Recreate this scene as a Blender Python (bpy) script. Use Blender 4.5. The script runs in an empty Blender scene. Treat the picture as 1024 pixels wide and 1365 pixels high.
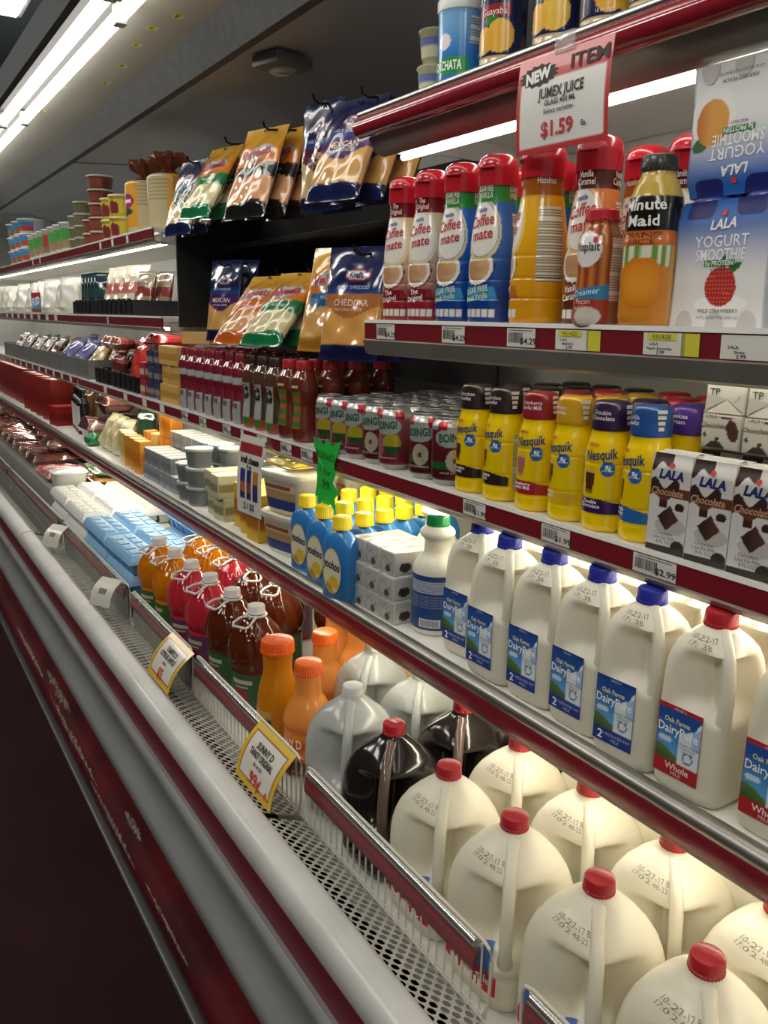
import bpy, bmesh, math, random
from mathutils import Vector, Matrix, Euler
random.seed(7)
PI = math.pi
scene = bpy.context.scene
COL = scene.collection

def lin(h):
    h = h.lstrip('#')
    if len(h) == 3: h = ''.join(c + c for c in h)
    o = []
    for i in (0, 2, 4):
        c = int(h[i:i+2], 16) / 255
        o.append(c / 12.92 if c <= .04045 else ((c + .055) / 1.055) ** 2.4)
    return (o[0], o[1], o[2], 1.0)

# ---------------------------------------------------------------- camera
cam_d = bpy.data.cameras.new('camera')
cam = bpy.data.objects.new('camera', cam_d)
COL.objects.link(cam)
cam_d.sensor_fit = 'VERTICAL'; cam_d.sensor_height = 36.0
cam_d.lens = 36.0 * 1104 / 1365
cam_d.clip_start = .02
cam.matrix_world = Matrix(((0.84765182, 0.10450227, -0.52015927, 0),
                           (-0.53019545, 0.20283145, -0.82325706, 0),
                           (0.01947243, 0.97362142, 0.22733708, 1.45),
                           (0, 0, 0, 1)))
scene.camera = cam
# ---------------------------------------------------------------- world and exposure
w = bpy.data.worlds.new('world'); scene.world = w; w.use_nodes = True
w.node_tree.nodes['Background'].inputs[0].default_value = (.55, .6, .65, 1)
w.node_tree.nodes['Background'].inputs[1].default_value = .3
scene.view_settings.view_transform = 'Standard'
scene.view_settings.look = 'None'
scene.view_settings.gamma = 1.0
scene.view_settings.exposure = 0.07
# lamp strengths (the tubes themselves are built with the case and the shelves)
E_CANOPY, E_LED, E_S3, E_S4, E_FAR, E_STORE = 5.5, 12.0, 30.0, 26.0, 17.0, 11.5
E_S2 = 9.0
WARM = (1.0, .93, .74, 1); COOL = (1.0, .97, .90, 1)

# ---------------------------------------------------------------- materials
_M = {}
def M(hexc, rough=.5, metal=0.0, emit=0.0, trans=0.0, coat=0.0, noise=0.0, nscale=8.0, bump=0.0, bscale=60.0, sss=0.0, alpha=1.0, ecol=None, hex2=None, transl=0.0, spec=.5):
    key = (spec, hexc, rough, metal, emit, trans, coat, noise, nscale, bump, bscale, sss, alpha, ecol, hex2, transl)
    if key in _M: return _M[key]
    m = bpy.data.materials.new('material_%03d' % len(_M)); m.use_nodes = True
    nt = m.node_tree; b = nt.nodes['Principled BSDF']
    b.inputs['Base Color'].default_value = lin(hexc)
    b.inputs['Roughness'].default_value = rough
    b.inputs['Metallic'].default_value = metal
    b.inputs['Specular IOR Level'].default_value = spec
    if trans: b.inputs['Transmission Weight'].default_value = trans; b.inputs['IOR'].default_value = 1.33
    if coat: b.inputs['Coat Weight'].default_value = coat; b.inputs['Coat Roughness'].default_value = .05
    if sss:
        b.inputs['Subsurface Weight'].default_value = sss
        b.inputs['Subsurface Radius'].default_value = (1, .9, .7); b.inputs['Subsurface Scale'].default_value = .02
    if emit:
        b.inputs['Emission Color'].default_value = ecol or lin(hexc)
        b.inputs['Emission Strength'].default_value = emit
    if alpha < 1: b.inputs['Alpha'].default_value = alpha
    if noise or bump:
        tc = nt.nodes.new('ShaderNodeTexCoord')
    if noise:
        n = nt.nodes.new('ShaderNodeTexNoise'); n.inputs['Scale'].default_value = nscale; n.inputs['Detail'].default_value = 6
        nt.links.new(tc.outputs['Object'], n.inputs['Vector'])
        r = nt.nodes.new('ShaderNodeValToRGB')
        c = lin(hexc); d = lin(hex2) if hex2 else tuple(x * (1 - noise) for x in c[:3]) + (1,)
        r.color_ramp.elements[0].position = .36; r.color_ramp.elements[1].position = .62
        r.color_ramp.elements[0].color = d; r.color_ramp.elements[1].color = c
        nt.links.new(n.outputs['Fac'], r.inputs['Fac']); nt.links.new(r.outputs['Color'], b.inputs['Base Color'])
    if bump:
        n = nt.nodes.new('ShaderNodeTexNoise'); n.inputs['Scale'].default_value = bscale; n.inputs['Detail'].default_value = 3
        nt.links.new(tc.outputs['Object'], n.inputs['Vector'])
        k = nt.nodes.new('ShaderNodeBump'); k.inputs['Strength'].default_value = bump; k.inputs['Distance'].default_value = .01
        nt.links.new(n.outputs['Fac'], k.inputs['Height']); nt.links.new(k.outputs['Normal'], b.inputs['Normal'])
    if transl:
        tr = nt.nodes.new('ShaderNodeBsdfTranslucent'); tr.inputs['Color'].default_value = lin(hexc)
        mx = nt.nodes.new('ShaderNodeMixShader'); mx.inputs[0].default_value = transl
        out = nt.nodes['Material Output']
        nt.links.new(b.outputs[0], mx.inputs[1]); nt.links.new(tr.outputs[0], mx.inputs[2]); nt.links.new(mx.outputs[0], out.inputs['Surface'])
    _M[key] = m
    return m
def PM(rough=.35, metal=0.0, coat=0.0, bump=0.0, bscale=60.0):
    """printed surface: colours come from the mesh's own print attribute"""
    key = ('print', rough, metal, coat, bump, bscale)
    if key in _M: return _M[key]
    m = M('#ffffff', rough, metal, coat=coat, bump=bump, bscale=bscale, emit=0.0, nscale=len(_M) + .5)
    nt = m.node_tree; b = nt.nodes['Principled BSDF']
    a = nt.nodes.new('ShaderNodeAttribute'); a.attribute_name = 'Col'
    nt.links.new(a.outputs['Color'], b.inputs['Base Color'])
    _M[key] = m
    return m

# ---------------------------------------------------------------- mesh building
class MB:
    def __init__(s): s.v = []; s.f = []; s.mi = []; s.c = []
    def add(s, vs, fs, mi=0, col=None):
        k = len(s.v); s.v += [tuple(p) for p in vs]
        s.f += [tuple(k + i for i in f) for f in fs]; s.mi += [mi] * len(fs)
        if isinstance(col, list): s.c += col
        else: s.c += [col or (1, 1, 1, 1)] * len(vs)
        return s
    def mesh(s, name, mats, smooth=True, angle=40):
        me = bpy.data.meshes.new(name); me.from_pydata(s.v, [], s.f)
        if not isinstance(mats, (list, tuple)): mats = [mats]
        for m in mats: me.materials.append(m)
        if len(mats) > 1: me.polygons.foreach_set('material_index', s.mi)
        a = me.color_attributes.new('Col', 'FLOAT_COLOR', 'POINT')
        fl = [x for c in s.c for x in c]; a.data.foreach_set('color', fl)
        if smooth:
            me.polygons.foreach_set('use_smooth', [True] * len(me.polygons))
            me.set_sharp_from_angle(angle=math.radians(angle))
        me.validate(); me.update()
        return me
    def box(s, x0, x1, y0, y1, z0, z1, mi=0, col=None):
        v = [(x, y, z) for x in (x0, x1) for y in (y0, y1) for z in (z0, z1)]
        return s.add(v, [(0, 1, 3, 2), (4, 6, 7, 5), (0, 4, 5, 1), (2, 3, 7, 6), (0, 2, 6, 4), (1, 5, 7, 3)], mi, col)
    def bbox(s, x0, x1, y0, y1, z0, z1, b=.003, mi=0, col=None, seg=2):
        bm = bmesh.new(); bmesh.ops.create_cube(bm, size=1)
        for v in bm.verts: v.co = Vector(((x0 + x1) / 2 + v.co.x * (x1 - x0), (y0 + y1) / 2 + v.co.y * (y1 - y0), (z0 + z1) / 2 + v.co.z * (z1 - z0)))
        bmesh.ops.bevel(bm, geom=bm.edges[:], offset=b, segments=seg, affect='EDGES', profile=.5)
        bm.verts.index_update()
        s.add([v.co[:] for v in bm.verts], [[v.index for v in f.verts] for f in bm.faces], mi, col); bm.free(); return s
    def prism(s, prof, y0, y1, mi=0, col=None, closed=True):
        """profile of (x, z) swept along y"""
        n = len(prof); v = [(x, y0, z) for x, z in prof] + [(x, y1, z) for x, z in prof]
        f = [(i, (i + 1) % n, n + (i + 1) % n, n + i) for i in range(n if closed else n - 1)]
        if closed: f += [tuple(range(n - 1, -1, -1)), tuple(range(n, 2 * n))]
        return s.add(v, f, mi, col)
    def tube(s, pts, r, seg=8, mi=0, col=None, cap=True):
        pts = [Vector(p) for p in pts]; rr = r if isinstance(r, (list, tuple)) else [r] * len(pts)
        vs = []; fs = []; up = Vector((0.123, .31, .94)).normalized()
        for i, p in enumerate(pts):
            t = (pts[min(i + 1, len(pts) - 1)] - pts[max(i - 1, 0)]).normalized()
            a = t.cross(up)
            if a.length < .05: a = t.cross(Vector((1, 0, 0)))
            a.normalize(); b = t.cross(a); up = b.cross(t) if False else up
            for k in range(seg):
                q = 2 * PI * k / seg; vs.append(p + (a * math.cos(q) + b * math.sin(q)) * rr[i])
        for i in range(len(pts) - 1):
            for k in range(seg): fs.append((i * seg + k, i * seg + (k + 1) % seg, (i + 1) * seg + (k + 1) % seg, (i + 1) * seg + k))
        if cap:
            fs.append(tuple(range(seg - 1, -1, -1))); e = (len(pts) - 1) * seg; fs.append(tuple(range(e, e + seg)))
        return s.add([v[:] for v in vs], fs, mi, col)
    def grid(s, s0, s1, z0, z1, ns, nz, fmap, paint=None, off=.0004, mi=0):
        vs = []; cs = []
        for j in range(nz + 1):
            for i in range(ns + 1):
                a = s0 + (s1 - s0) * i / ns; b = z0 + (z1 - z0) * j / nz
                vs.append(fmap(a, b, off)); cs.append(paint(a, b) if paint else (1, 1, 1, 1))
        fs = [(j * (ns + 1) + i, j * (ns + 1) + i + 1, (j + 1) * (ns + 1) + i + 1, (j + 1) * (ns + 1) + i) for j in range(nz) for i in range(ns)]
        return s.add(vs, fs, mi, cs)
    def text(s, string, size, s0, z0, fmap, col='#000000', off=.0007, bold=.0, shear=0.0, tilt=0.0, wmax=None, stretch=1.0, mi=0):
        tv, tf, x0, x1 = textmesh(string, bold, shear)
        k = size * stretch; wd = (x1 - x0) * k
        if wmax and wd > wmax: k *= wmax / wd
        ca, sa = math.cos(tilt), math.sin(tilt); mid = (x0 + x1) / 2
        vs = []
        for x, y in tv:
            px, py = (x - mid) * k, (y - .5) * size
            vs.append(fmap(s0 + px * ca - py * sa, z0 + px * sa + py * ca, off))
        return s.add(vs, tf, mi, lin(col))
_T = {}
def textmesh(string, bold=0.0, shear=0.0):
    key = (string, bold, shear)
    if key not in _T:
        cu = bpy.data.curves.new('lettering', 'FONT'); cu.body = string; cu.offset = bold; cu.shear = shear; cu.resolution_u = 2
        o = bpy.data.objects.new('lettering', cu)
        me = bpy.data.meshes.new_from_object(o)
        k = 1 / .70
        tv = [(v.co.x * k, v.co.y * k) for v in me.vertices]; tf = [tuple(p.vertices) for p in me.polygons]
        xs = [p[0] for p in tv] or [0, 1]
        _T[key] = (tv, tf, min(xs), max(xs))
        bpy.data.objects.remove(o); bpy.data.curves.remove(cu); bpy.data.meshes.remove(me)
    return _T[key]

def sgnpow(v, p): return math.copysign(abs(v) ** p, v)
class Rev:
    """turned or lofted vessel; profile rows (z, r[, n]); front faces -X, s grows to the viewer's right"""
    def __init__(s, prof, n=2.0, sx=1.0, sy=1.0, R=None, mod=None):
        s.p = [(a[0], a[1], a[2] if len(a) > 2 else n) for a in prof]; s.sx = sx; s.sy = sy; s.R = R or max(a[1] for a in s.p); s.mod = mod
    def rad(s, z):
        p = s.p
        if z <= p[0][0]: return p[0][1:]
        for a, b in zip(p, p[1:]):
            if z <= b[0]:
                t = (z - a[0]) / max(b[0] - a[0], 1e-9); return (a[1] + (b[1] - a[1]) * t, a[2] + (b[2] - a[2]) * t)
        return p[-1][1:]
    def pt(s, u, z, off=0.0, rn=None):
        th = u / s.R; r, n = rn or s.rad(z)
        if s.mod: r = s.mod(th, z, r)
        r += off; c, q = math.cos(th), math.sin(th)
        return (-sgnpow(c, 2 / n) * r * s.sx, -sgnpow(q, 2 / n) * r * s.sy, z)
    def build(s, mb, paint=None, seg=40, dz=None, mi=0, col=None, capb=True, capt=True):
        rows = []
        for a, b in zip(s.p, s.p[1:]):
            k = max(1, int(math.ceil((b[0] - a[0]) / dz))) if dz else 1
            for i in range(k):
                t = i / k; rows.append((a[0] + (b[0] - a[0]) * t, (a[1] + (b[1] - a[1]) * t, a[2] + (b[2] - a[2]) * t)))
        rows.append((s.p[-1][0], s.p[-1][1:]))
        vs = []; cs = []
        for z, rn in rows:
            for k in range(seg):
                u = (-PI + 2 * PI * k / seg) * s.R
                vs.append(s.pt(u, z, 0, rn)); cs.append(paint(u, z) if paint else (col or (1, 1, 1, 1)))
        fs = []
        for j in range(len(rows) - 1):
            for k in range(seg): fs.append((j * seg + k, j * seg + (k + 1) % seg, (j + 1) * seg + (k + 1) % seg, (j + 1) * seg + k))
        if capb: fs.append(tuple(range(seg - 1, -1, -1)))
        if capt: e = (len(rows) - 1) * seg; fs.append(tuple(range(e, e + seg)))
        mb.add(vs, fs, mi, cs)
        return mb
def front(x0, y0=0.0, z0=0.0):
    """map onto an upright plane that faces -X"""
    return lambda u, z, off=0.0: (x0 - off, y0 - u, z0 + z)
def side(y0, x0=0.0, z0=0.0):
    """map onto an upright plane that faces -Y"""
    return lambda u, z, off=0.0: (x0 + u, y0 - off, z0 + z)
def topm(z0, x0=0.0, y0=0.0):
    """map onto a level plane, read from the aisle"""
    return lambda u, z, off=0.0: (x0 + z, y0 - u, z0 + off)
def mix(a, b, t):
    t = 0 if t < 0 else 1 if t > 1 else t
    return tuple(p + (q - p) * t for p, q in zip(a, b))
def ell(u, z, cu, cz, ru, rz, tilt=0.0):
    a, b = u - cu, z - cz
    if tilt: c, s = math.cos(tilt), math.sin(tilt); a, b = a * c + b * s, -a * s + b * c
    return (a / ru) ** 2 + (b / rz) ** 2

# ---------------------------------------------------------------- things and parts
def spec(*parts): return parts      # part = (name, mesh, [sub parts], label)
def _link(name, data, parent=None):
    o = bpy.data.objects.new(name, data); COL.objects.link(o)
    if parent: o.parent = parent
    return o
def tag(o, label=None, cat=None, group=None, kind=None):
    if label: o['label'] = label
    if cat: o['category'] = cat
    if group: o['group'] = group
    if kind: o['kind'] = kind
    return o
def parts(root, sp):
    for p in sp:
        o = _link(p[0], p[1], root)
        if len(p) > 3 and p[3]: o['label'] = p[3]
        if len(p) > 2 and p[2]:
            for q in p[2]:
                d = _link(q[0], q[1], o)
def place(sp, name, label, cat, loc, rz=0.0, group=None, rot=None):
    if len(sp) == 1 and not (len(sp[0]) > 2 and sp[0][2]):
        o = _link(name, sp[0][1])
    else:
        o = _link(name, None); parts(o, sp)
    o.location = loc
    o.rotation_euler = rot if rot else (0, 0, math.radians(rz))
    return tag(o, label, cat, group)
def struct(name, mesh, parent=None):
    o = _link(name, mesh, parent)
    if not parent: o['kind'] = 'structure'
    return o
ORD = ['first', 'second', 'third', 'fourth', 'fifth', 'sixth', 'seventh', 'eighth', 'ninth', 'tenth', 'eleventh', 'twelfth', 'thirteenth', 'fourteenth', 'fifteenth', 'sixteenth', 'seventeenth', 'eighteenth', 'nineteenth', 'twentieth']
# ================================================================ the setting
Y0, Y1 = -.5, 8.2
WHITE = M('#e9e7e0', .45, noise=.08, nscale=5)
STEEL = M('#a9a69e', .36, .9, noise=.15, nscale=14)
CHROME = M('#c9c7c2', .26, .9)
RED = M('#7c1d27', .3, coat=.4)
GREYP = M('#8f918f', .5, noise=.12, nscale=3)
mb = MB(); mb.box(-3.5, 2.2, -2.5, 11, -.06, 0)
struct('floor', mb.mesh('floor', M('#2c1517', .85, noise=.3, nscale=3.0, bump=.05, bscale=30, spec=.12), False))
mb = MB(); mb.box(-3.5, 2.2, -2.5, 11, 3.1, 3.16)
struct('ceiling', mb.mesh('ceiling', M('#5b6268', .8, noise=.1), False))
mb = MB(); mb.box(1.75, 1.85, -2.5, 11, 0, 3.1)
struct('wall_back', mb.mesh('wall', M('#6d7175', .8, noise=.1), False))
mb = MB(); mb.box(-3.5, 2.2, 10.9, 11, 0, 3.1)
struct('wall_end', mb.mesh('wall', M('#57616b', .8, noise=.1), False))
mb = MB(); mb.box(-3.6, -3.5, -2.5, 11, 0, 3.1)
struct('wall_left', mb.mesh('wall', M('#3c4248', .8, noise=.1), False))
# store ceiling light in the corner of the view
def ceiling_light(x, y, lab):
    a = MB(); a.bbox(-.3, .3, -.6, .6, -.05, 0, .006)
    d = MB(); d.bbox(-.27, .27, -.57, .57, -.062, -.045, .004)
    place(spec(('housing', a.mesh('housing', M('#d8d8d4', .5))), ('diffuser', d.mesh('diffuser', M('#ffffff', .5, emit=E_STORE, ecol=COOL)))), 'ceiling_light', lab, 'ceiling light', (x, y, 3.1))
ceiling_light(.68, 4.86, 'white ceiling light panel glowing above the dark canopy front')
for i, y in enumerate((-1.2, .9, 3.0, 5.1, 7.2)):
    ceiling_light(-1.15, y, 'white ceiling light panel over the aisle, %s of the row' % ORD[i])

# ---------------------------------------------------------------- the refrigerated case
case = _link('refrigerated_case', None)
tag(case, 'long open refrigerated dairy case with white bumper and red kick plate', 'refrigerator')
def cp(name, mb, mat, smooth=True, angle=40, label=None):
    o = _link(name, mb.mesh(name, mat, smooth, angle), case)
    if label: o['label'] = label
    return o
# back wall of the case with rows of slots, end walls, tub
mb = MB(); mb.box(1.34, 1.40, Y0, Y1, .3, 2.2)
cp('back_panel', mb, M('#c9cac4', .5, noise=.08, nscale=6), False)
mb = MB(); mb.box(.56, 1.40, Y0 - .05, Y0, 0, 2.25); cp('end_panel', mb, WHITE, False)
mb = MB(); mb.box(.56, 1.40, Y1, Y1 + .05, 0, 2.25); cp('end_panel', mb, WHITE, False)
mb = MB(); mb.box(.635, 1.34, Y0, Y1, .45, .512); cp('bottom_tray', mb, M('#dcdad2', .45, noise=.1), False)
mb = MB(); mb.box(.53, .64, Y0, Y1, .36, .40); cp('duct_floor', mb, M('#141414', .8), False)
for k, (a, b) in enumerate([(Y0, 3.62), (3.63, Y1)]):
    mb = MB(); mb.prism([(.553, .535), (.552, .550), (.549, .5535), (.54, .555), (.516, .5515), (.507, .547), (.5, .538), (.4965, .525), (.4965, .505), (.502, .494), (.512, .49), (.553, .49)], a, b)
    cp('bumper', mb, M('#cfcec8', .35, noise=.1, nscale=9, coat=.15), angle=50, label='white rounded bumper rail')
mb = MB(); mb.box(.507, .55, Y0, Y1, .36, .49); cp('accent_band', mb, M('#701a24', .4), False, label='dark red band under the bumper')
for k, (a, b) in enumerate([(Y0, 3.92), (3.93, Y1)]):
    mb = MB(); mb.prism([(.513, .42), (.497, .424), (.489, .418), (.487, .405), (.492, .385), (.503, .345), (.504, .325), (.495, .295), (.482, .282), (.477, .268), (.477, .245), (.484, .235), (.53, .235), (.53, .42)], a, b)
    cp('fascia_panel', mb, M('#a3a5a3', .38, .25, noise=.12, nscale=4), angle=50, label='grey moulded front panel')
KICK = M('#64161c', .5, noise=.45, nscale=5.5, hex2='#3f0e12', coat=.1)
mb = MB(); mb.prism([(.51, .24), (.495, .15), (.48, .13), (.464, .115), (.456, .1), (.453, .08), (.457, .062), (.465, .055), (.468, 0), (.56, 0), (.56, .24)], Y0, Y1); cp('kick_plate', mb, KICK, angle=50, label='scuffed dark red kick plate')
# worn patches on the ridge of the kick plate (bare primer with ragged outlines)
for (y0, y1, zc, zh) in [(2.25, 2.95, .112, .010), (1.85, 2.32, .1, .012), (2.72, 3.12, .138, .016), (1.45, 1.78, .108, .006), (3.1, 3.7, .118, .009), (1.9, 2.05, .14, .012)]:
    mb = MB(); n = 70; up = []; lo = []
    for i in range(n + 1):
        y = y0 + (y1 - y0) * i / n; e = max(0, math.sin(PI * i / n)) ** .5
        up.append(zc + zh * e * random.uniform(.05, 1)); lo.append(zc - zh * e * random.uniform(.05, 1))
    def kx(z):
        pr = [(.24, .51), (.15, .495), (.13, .48), (.115, .464), (.1, .456), (.08, .453), (.062, .457), (.055, .465), (0, .468)]
        for (z1, x1), (z2, x2) in zip(pr, pr[1:]):
            if z2 <= z <= z1: return x1 + (x2 - x1) * (z1 - z) / (z1 - z2)
        return .522
    vs = []; fs = []
    for i in range(n + 1):
        y = y0 + (y1 - y0) * i / n
        for j in range(5):
            z = lo[i] + (up[i] - lo[i]) * j / 4; vs.append((kx(z) - .0008, y, z))
    fs = [(i * 5 + j, i * 5 + j + 1, (i + 1) * 5 + j + 1, (i + 1) * 5 + j) for i in range(n) for j in range(4)]
    mb.add(vs, fs); cp('scuff', mb, M('#8c8472', .7, noise=.4, nscale=60, hex2='#5a3a34'), label='scraped bare patch of the kick plate')
mb = MB(); mb.bbox(.447, .47, Y0, Y1, 0, .02, .005); cp('floor_trim', mb, M('#6b6b69', .4, .5), label='grey trim along the floor')
# canopy
CREAM = M('#b4b1a5', .45, noise=.06, nscale=3)
mb = MB(); mb.prism([(.50, 2.192), (.83, 2.165), (.83, 2.205), (.50, 2.205)], Y0, Y1); cp('canopy_panel', mb, CREAM, angle=30, label='cream sheet metal panel holding the tubes')
mb = MB(); mb.prism([(.485, 2.125), (.50, 2.12), (.505, 2.13), (.505, 2.205), (.485, 2.205)], Y0, Y1); cp('canopy_fascia', mb, M('#20272d', .6, noise=.1), angle=30, label='dark slate canopy front')
mb = MB(); mb.prism([(.825, 2.166), (.86, 2.08), (.885, 2.08), (.885, 2.3), (.825, 2.3)], Y0, Y1); cp('air_duct', mb, M('#5a5a59', .7, noise=.2, nscale=30), angle=20, label='grey air duct strip')
mb = MB(); mb.prism([(.88, 2.085), (1.12, 2.10), (1.26, 2.06), (1.335, 1.97), (1.345, 1.80), (1.37, 1.80), (1.37, 2.3), (.88, 2.3)], Y0, Y1); cp('inner_roof', mb, M('#c6c9ce', .6, noise=.1, nscale=2), angle=50, label='grey curved inner roof')
for y in (1.55, 3.98, 6.4):
    mb = MB(); mb.prism([(.88, 2.0845), (1.12, 2.0995), (1.26, 2.0595), (1.333, 1.97), (1.331, 1.97), (1.258, 2.0575), (1.12, 2.0975), (.88, 2.0825)], y, y + .006); cp('roof_seam', mb, M('#4e4f51', .6), False)
mb = MB(); mb.prism([(.54, 2.1865), (.65, 2.1775), (.65, 2.1795), (.54, 2.1885)], Y0, Y1); cp('added_dark_strip', mb, M('#3f3e3b', .7), False, label='dark strip added behind the tubes to dim the panel')  # dark strip added to keep the cream panel between the tubes from glaring
TUBE = M('#ffffff', .5, emit=E_CANOPY, ecol=COOL)
for x, ys in ((.563, [-.33, .88, 2.09, 3.68, 4.89]), (.625, [-.45, 1.0, 2.25, 3.58, 4.8])):
    for i, y in enumerate(ys):
        ye = (ys[i + 1] - .04) if i + 1 < len(ys) else y + 1.2
        t = MB(); t.tube([(x, y, 2.15), (x, ye, 2.15)], .0165, 14); cp('light_tube', t, TUBE, label='glowing fluorescent tube')
        for yy in (y - .012, ye + .012):
            s = MB(); s.bbox(x - .014, x + .014, yy - .011, yy + .011, 2.128, 2.176, .003); cp('tube_socket', s, M('#b8b8b4', .5))
# yellow stickers on the canopy panel
STK = PM(.5)
for (x, y) in [(.765, 2.21), (.74, 2.34), (.745, 2.5), (.765, 2.72), (.77, 2.94), (.665, 2.64), (.67, 3.11), (.68, 3.5), (.78, 1.95), (.76, 1.7), (.7, 1.5)]:
    m = MB(); zz = 2.192 - (x - .5) * .0818 - .0008
    f = lambda u, z, off=0.0: (x + z, y - u, zz - off - z * .0818)
    m.grid(-.017, .017, -.014, .014, 2, 2, f, lambda u, z: lin('#e8dc3a') if abs(u) < .03 and z < .006 else lin('#c9c9c0'), 0)
    for q in (-.009, -.002, .006): m.grid(q, q + .005, -.009, .001, 1, 1, f, lambda u, z: lin('#6a661c'), .0006)
    cp('price_sticker', m, STK, False, label='small yellow price sticker')
# lamp housing under the roof
mb = MB(); mb.bbox(-.06, .06, -.05, .05, -.018, 0.012, .006)
d = MB(); Rev([(-.03, .012), (-.028, .028), (-.02, .036), (-.014, .037), (-.014, .0371)]).build(d, seg=28)
place(spec(('housing', mb.mesh('housing', M('#7d7f80', .5))), ('lens', d.mesh('lens', M('#b9b9b5', .25, coat=.5)))), 'inspection_lamp', 'grey unlit lamp with round lens under the case roof', 'lamp', (.985, 2.08, 2.073), 15)

# ---------------------------------------------------------------- perforated grilles over the return air slot
GA, GB = (.5545, .546), (.634, .5125)
def perforated(y0, y1):
    m = MB(); wx = GB[0] - GA[0]; p = wx / 7; ny = int((y1 - y0) / p); p2 = (y1 - y0) / ny
    def P(u, y, d=0):
        u = min(max(u, 0), wx); y = min(max(y, y0), y1); t = u / wx
        return (GA[0] + wx * t - d * .37, y, GA[1] + (GB[1] - GA[1]) * t - d * .93)
    L = [(-1, 0), (-.5, -.5), (0, -1), (.5, -.5), (1, 0), (.5, .5), (0, 1), (-.5, .5)]
    for i in range(8):
        for k in range(ny + 1):
            if (i + k) % 2: continue
            cu, cy = i * p, y0 + k * p2
            v = [P(cu + a * p, cy + b * p2) for a, b in L]
            if i in (0,) and False: continue
            h = [(a / math.hypot(a, b) * .0070, b / math.hypot(a, b) * .0070) for a, b in L]
            v += [P(cu + a, cy + b) for a, b in h] + [P(cu + a, cy + b, .0009) for a, b in h]
            m.add(v, [(q, (q + 1) % 8, 8 + (q + 1) % 8, 8 + q) for q in range(8)] + [(8 + q, 8 + (q + 1) % 8, 16 + (q + 1) % 8, 16 + q) for q in range(8)])
    return m.mesh('perforated_grille', M('#d6d3c8', .4, .2, noise=.12, nscale=12), False)
for (a, b, l) in [(-.4, 1.262, 'cream perforated metal grille in front of the milk gallons'), (1.282, 2.45, 'cream perforated metal grille in front of the big juice jugs'), (2.46, 3.6, 'cream perforated metal grille in front of the egg cartons')]:
    o = _link('perforated_grille', perforated(a, b)); tag(o, l, 'grille', 'air grilles behind the bumper')
g = _link('slatted_grille', None); tag(g, 'dark slatted air grille in front of the sausage packs', 'grille', 'air grilles behind the bumper')
for k in range(5):
    m = MB(); t = (k + .5) / 5; x = GA[0] + (GB[0] - GA[0]) * t; z = GA[1] + (GB[1] - GA[1]) * t
    m.bbox(x - .005, x + .005, 3.64, 7.9, z - .006, z, .001); _link('slat', m.mesh('slat', M('#8d8b84', .35, .6), False), g)

# ---------------------------------------------------------------- wire fences along the front of the bottom deck
WIREM = M('#d8d4c4', .4)
wire_me = MB().tube([(0, 0, 0), (0, 0, .112)], .0016, 6).mesh('wire', WIREM)
def fence(y0, y1, label, panel=False, dx=0.0, split=None):
    r = _link('wire_fence', None); r.location = (.6345 + dx, 0, .5145); tag(r, label, 'fence', 'wire fences along the bottom deck')
    m = MB(); m.tube([(x_ + .003, y_, z_) for x_, y_, z_ in [(.0, y0 + .012, .0), (0, y0 + .003, .03), (0, y0, .1), (0, y0 + .006, .113), (0, y0 + .02, .118), (0, y1 - .02, .118), (0, y1 - .006, .113), (0, y1, .1), (0, y1 - .003, .03), (0, y1 - .012, 0)]], .0026, 8)
    _link('frame_wire', m.mesh('frame_wire', WIREM), r)
    m = MB(); m.tube([(0, y0 + .01, .008), (0, y1 - .01, .008)], .002, 6); _link('base_wire', m.mesh('base_wire', WIREM), r)
    m = MB(); m.prism([(-.004, .103), (-.0105, .106), (-.0115, .115), (-.008, .12), (-.003, .1205), (-.0008, .117), (-.0008, .106)], y0 + .025, y1 - .025); _link('top_rail', m.mesh('top_rail', CHROME, angle=60), r)
    m = MB(); m.prism([(-.0045, .104), (-.0095, .106), (-.0135, .088), (-.013, .076), (-.0105, .074)], y0 + (.02 if not split else split), y1 - .02); _link('price_strip', m.mesh('price_strip', RED, angle=60), r)
    if panel:
        m = MB(); n = int((y1 - y0) / .011); pr = []
        vs = []
        for i in range(n + 1):
            y = y0 + .01 + (y1 - y0 - .02) * i / n; vs += [(-.002 - .0025 * (i % 2), y, .004), (-.002 - .0025 * (i % 2), y, .104)]
        m.add(vs, [(2 * i, 2 * i + 2, 2 * i + 3, 2 * i + 1) for i in range(n)])
        m.add([(x + .003, y, z) for x, y, z in vs], [(2 * i, 2 * i + 1, 2 * i + 3, 2 * i + 2) for i in range(n)])
        _link('ribbed_panel', m.mesh('ribbed_panel', M('#8b8a82', .35, noise=.2, nscale=40), False), r)
    else:
        n = int((y1 - y0 - .03) / .0205)
        for i in range(n + 1):
            o = _link('wire', wire_me, r); o.location = (0, y0 + .018 + (y1 - y0 - .036) * i / n, .003)
    return r
fence(-.3, .655, 'white wire fence with short red strip at the frame corner of the milk')
fence(.715, 1.262, 'white wire fence with long red strip in front of the milk gallons')
fence(1.285, 1.865, 'wire fence carrying the orange drink price sign')
fence(1.895, 2.43, 'ribbed grey fence in front of the pink and yellow juice jugs', True)
fence(2.465, 3.42, 'ribbed grey fence in front of the egg cartons', True)
fence(3.46, 4.75, 'ribbed grey fence in front of the sausage packs', True)
fence(4.79, 6.4, 'far ribbed grey fence beside the slatted grille', True)

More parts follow.
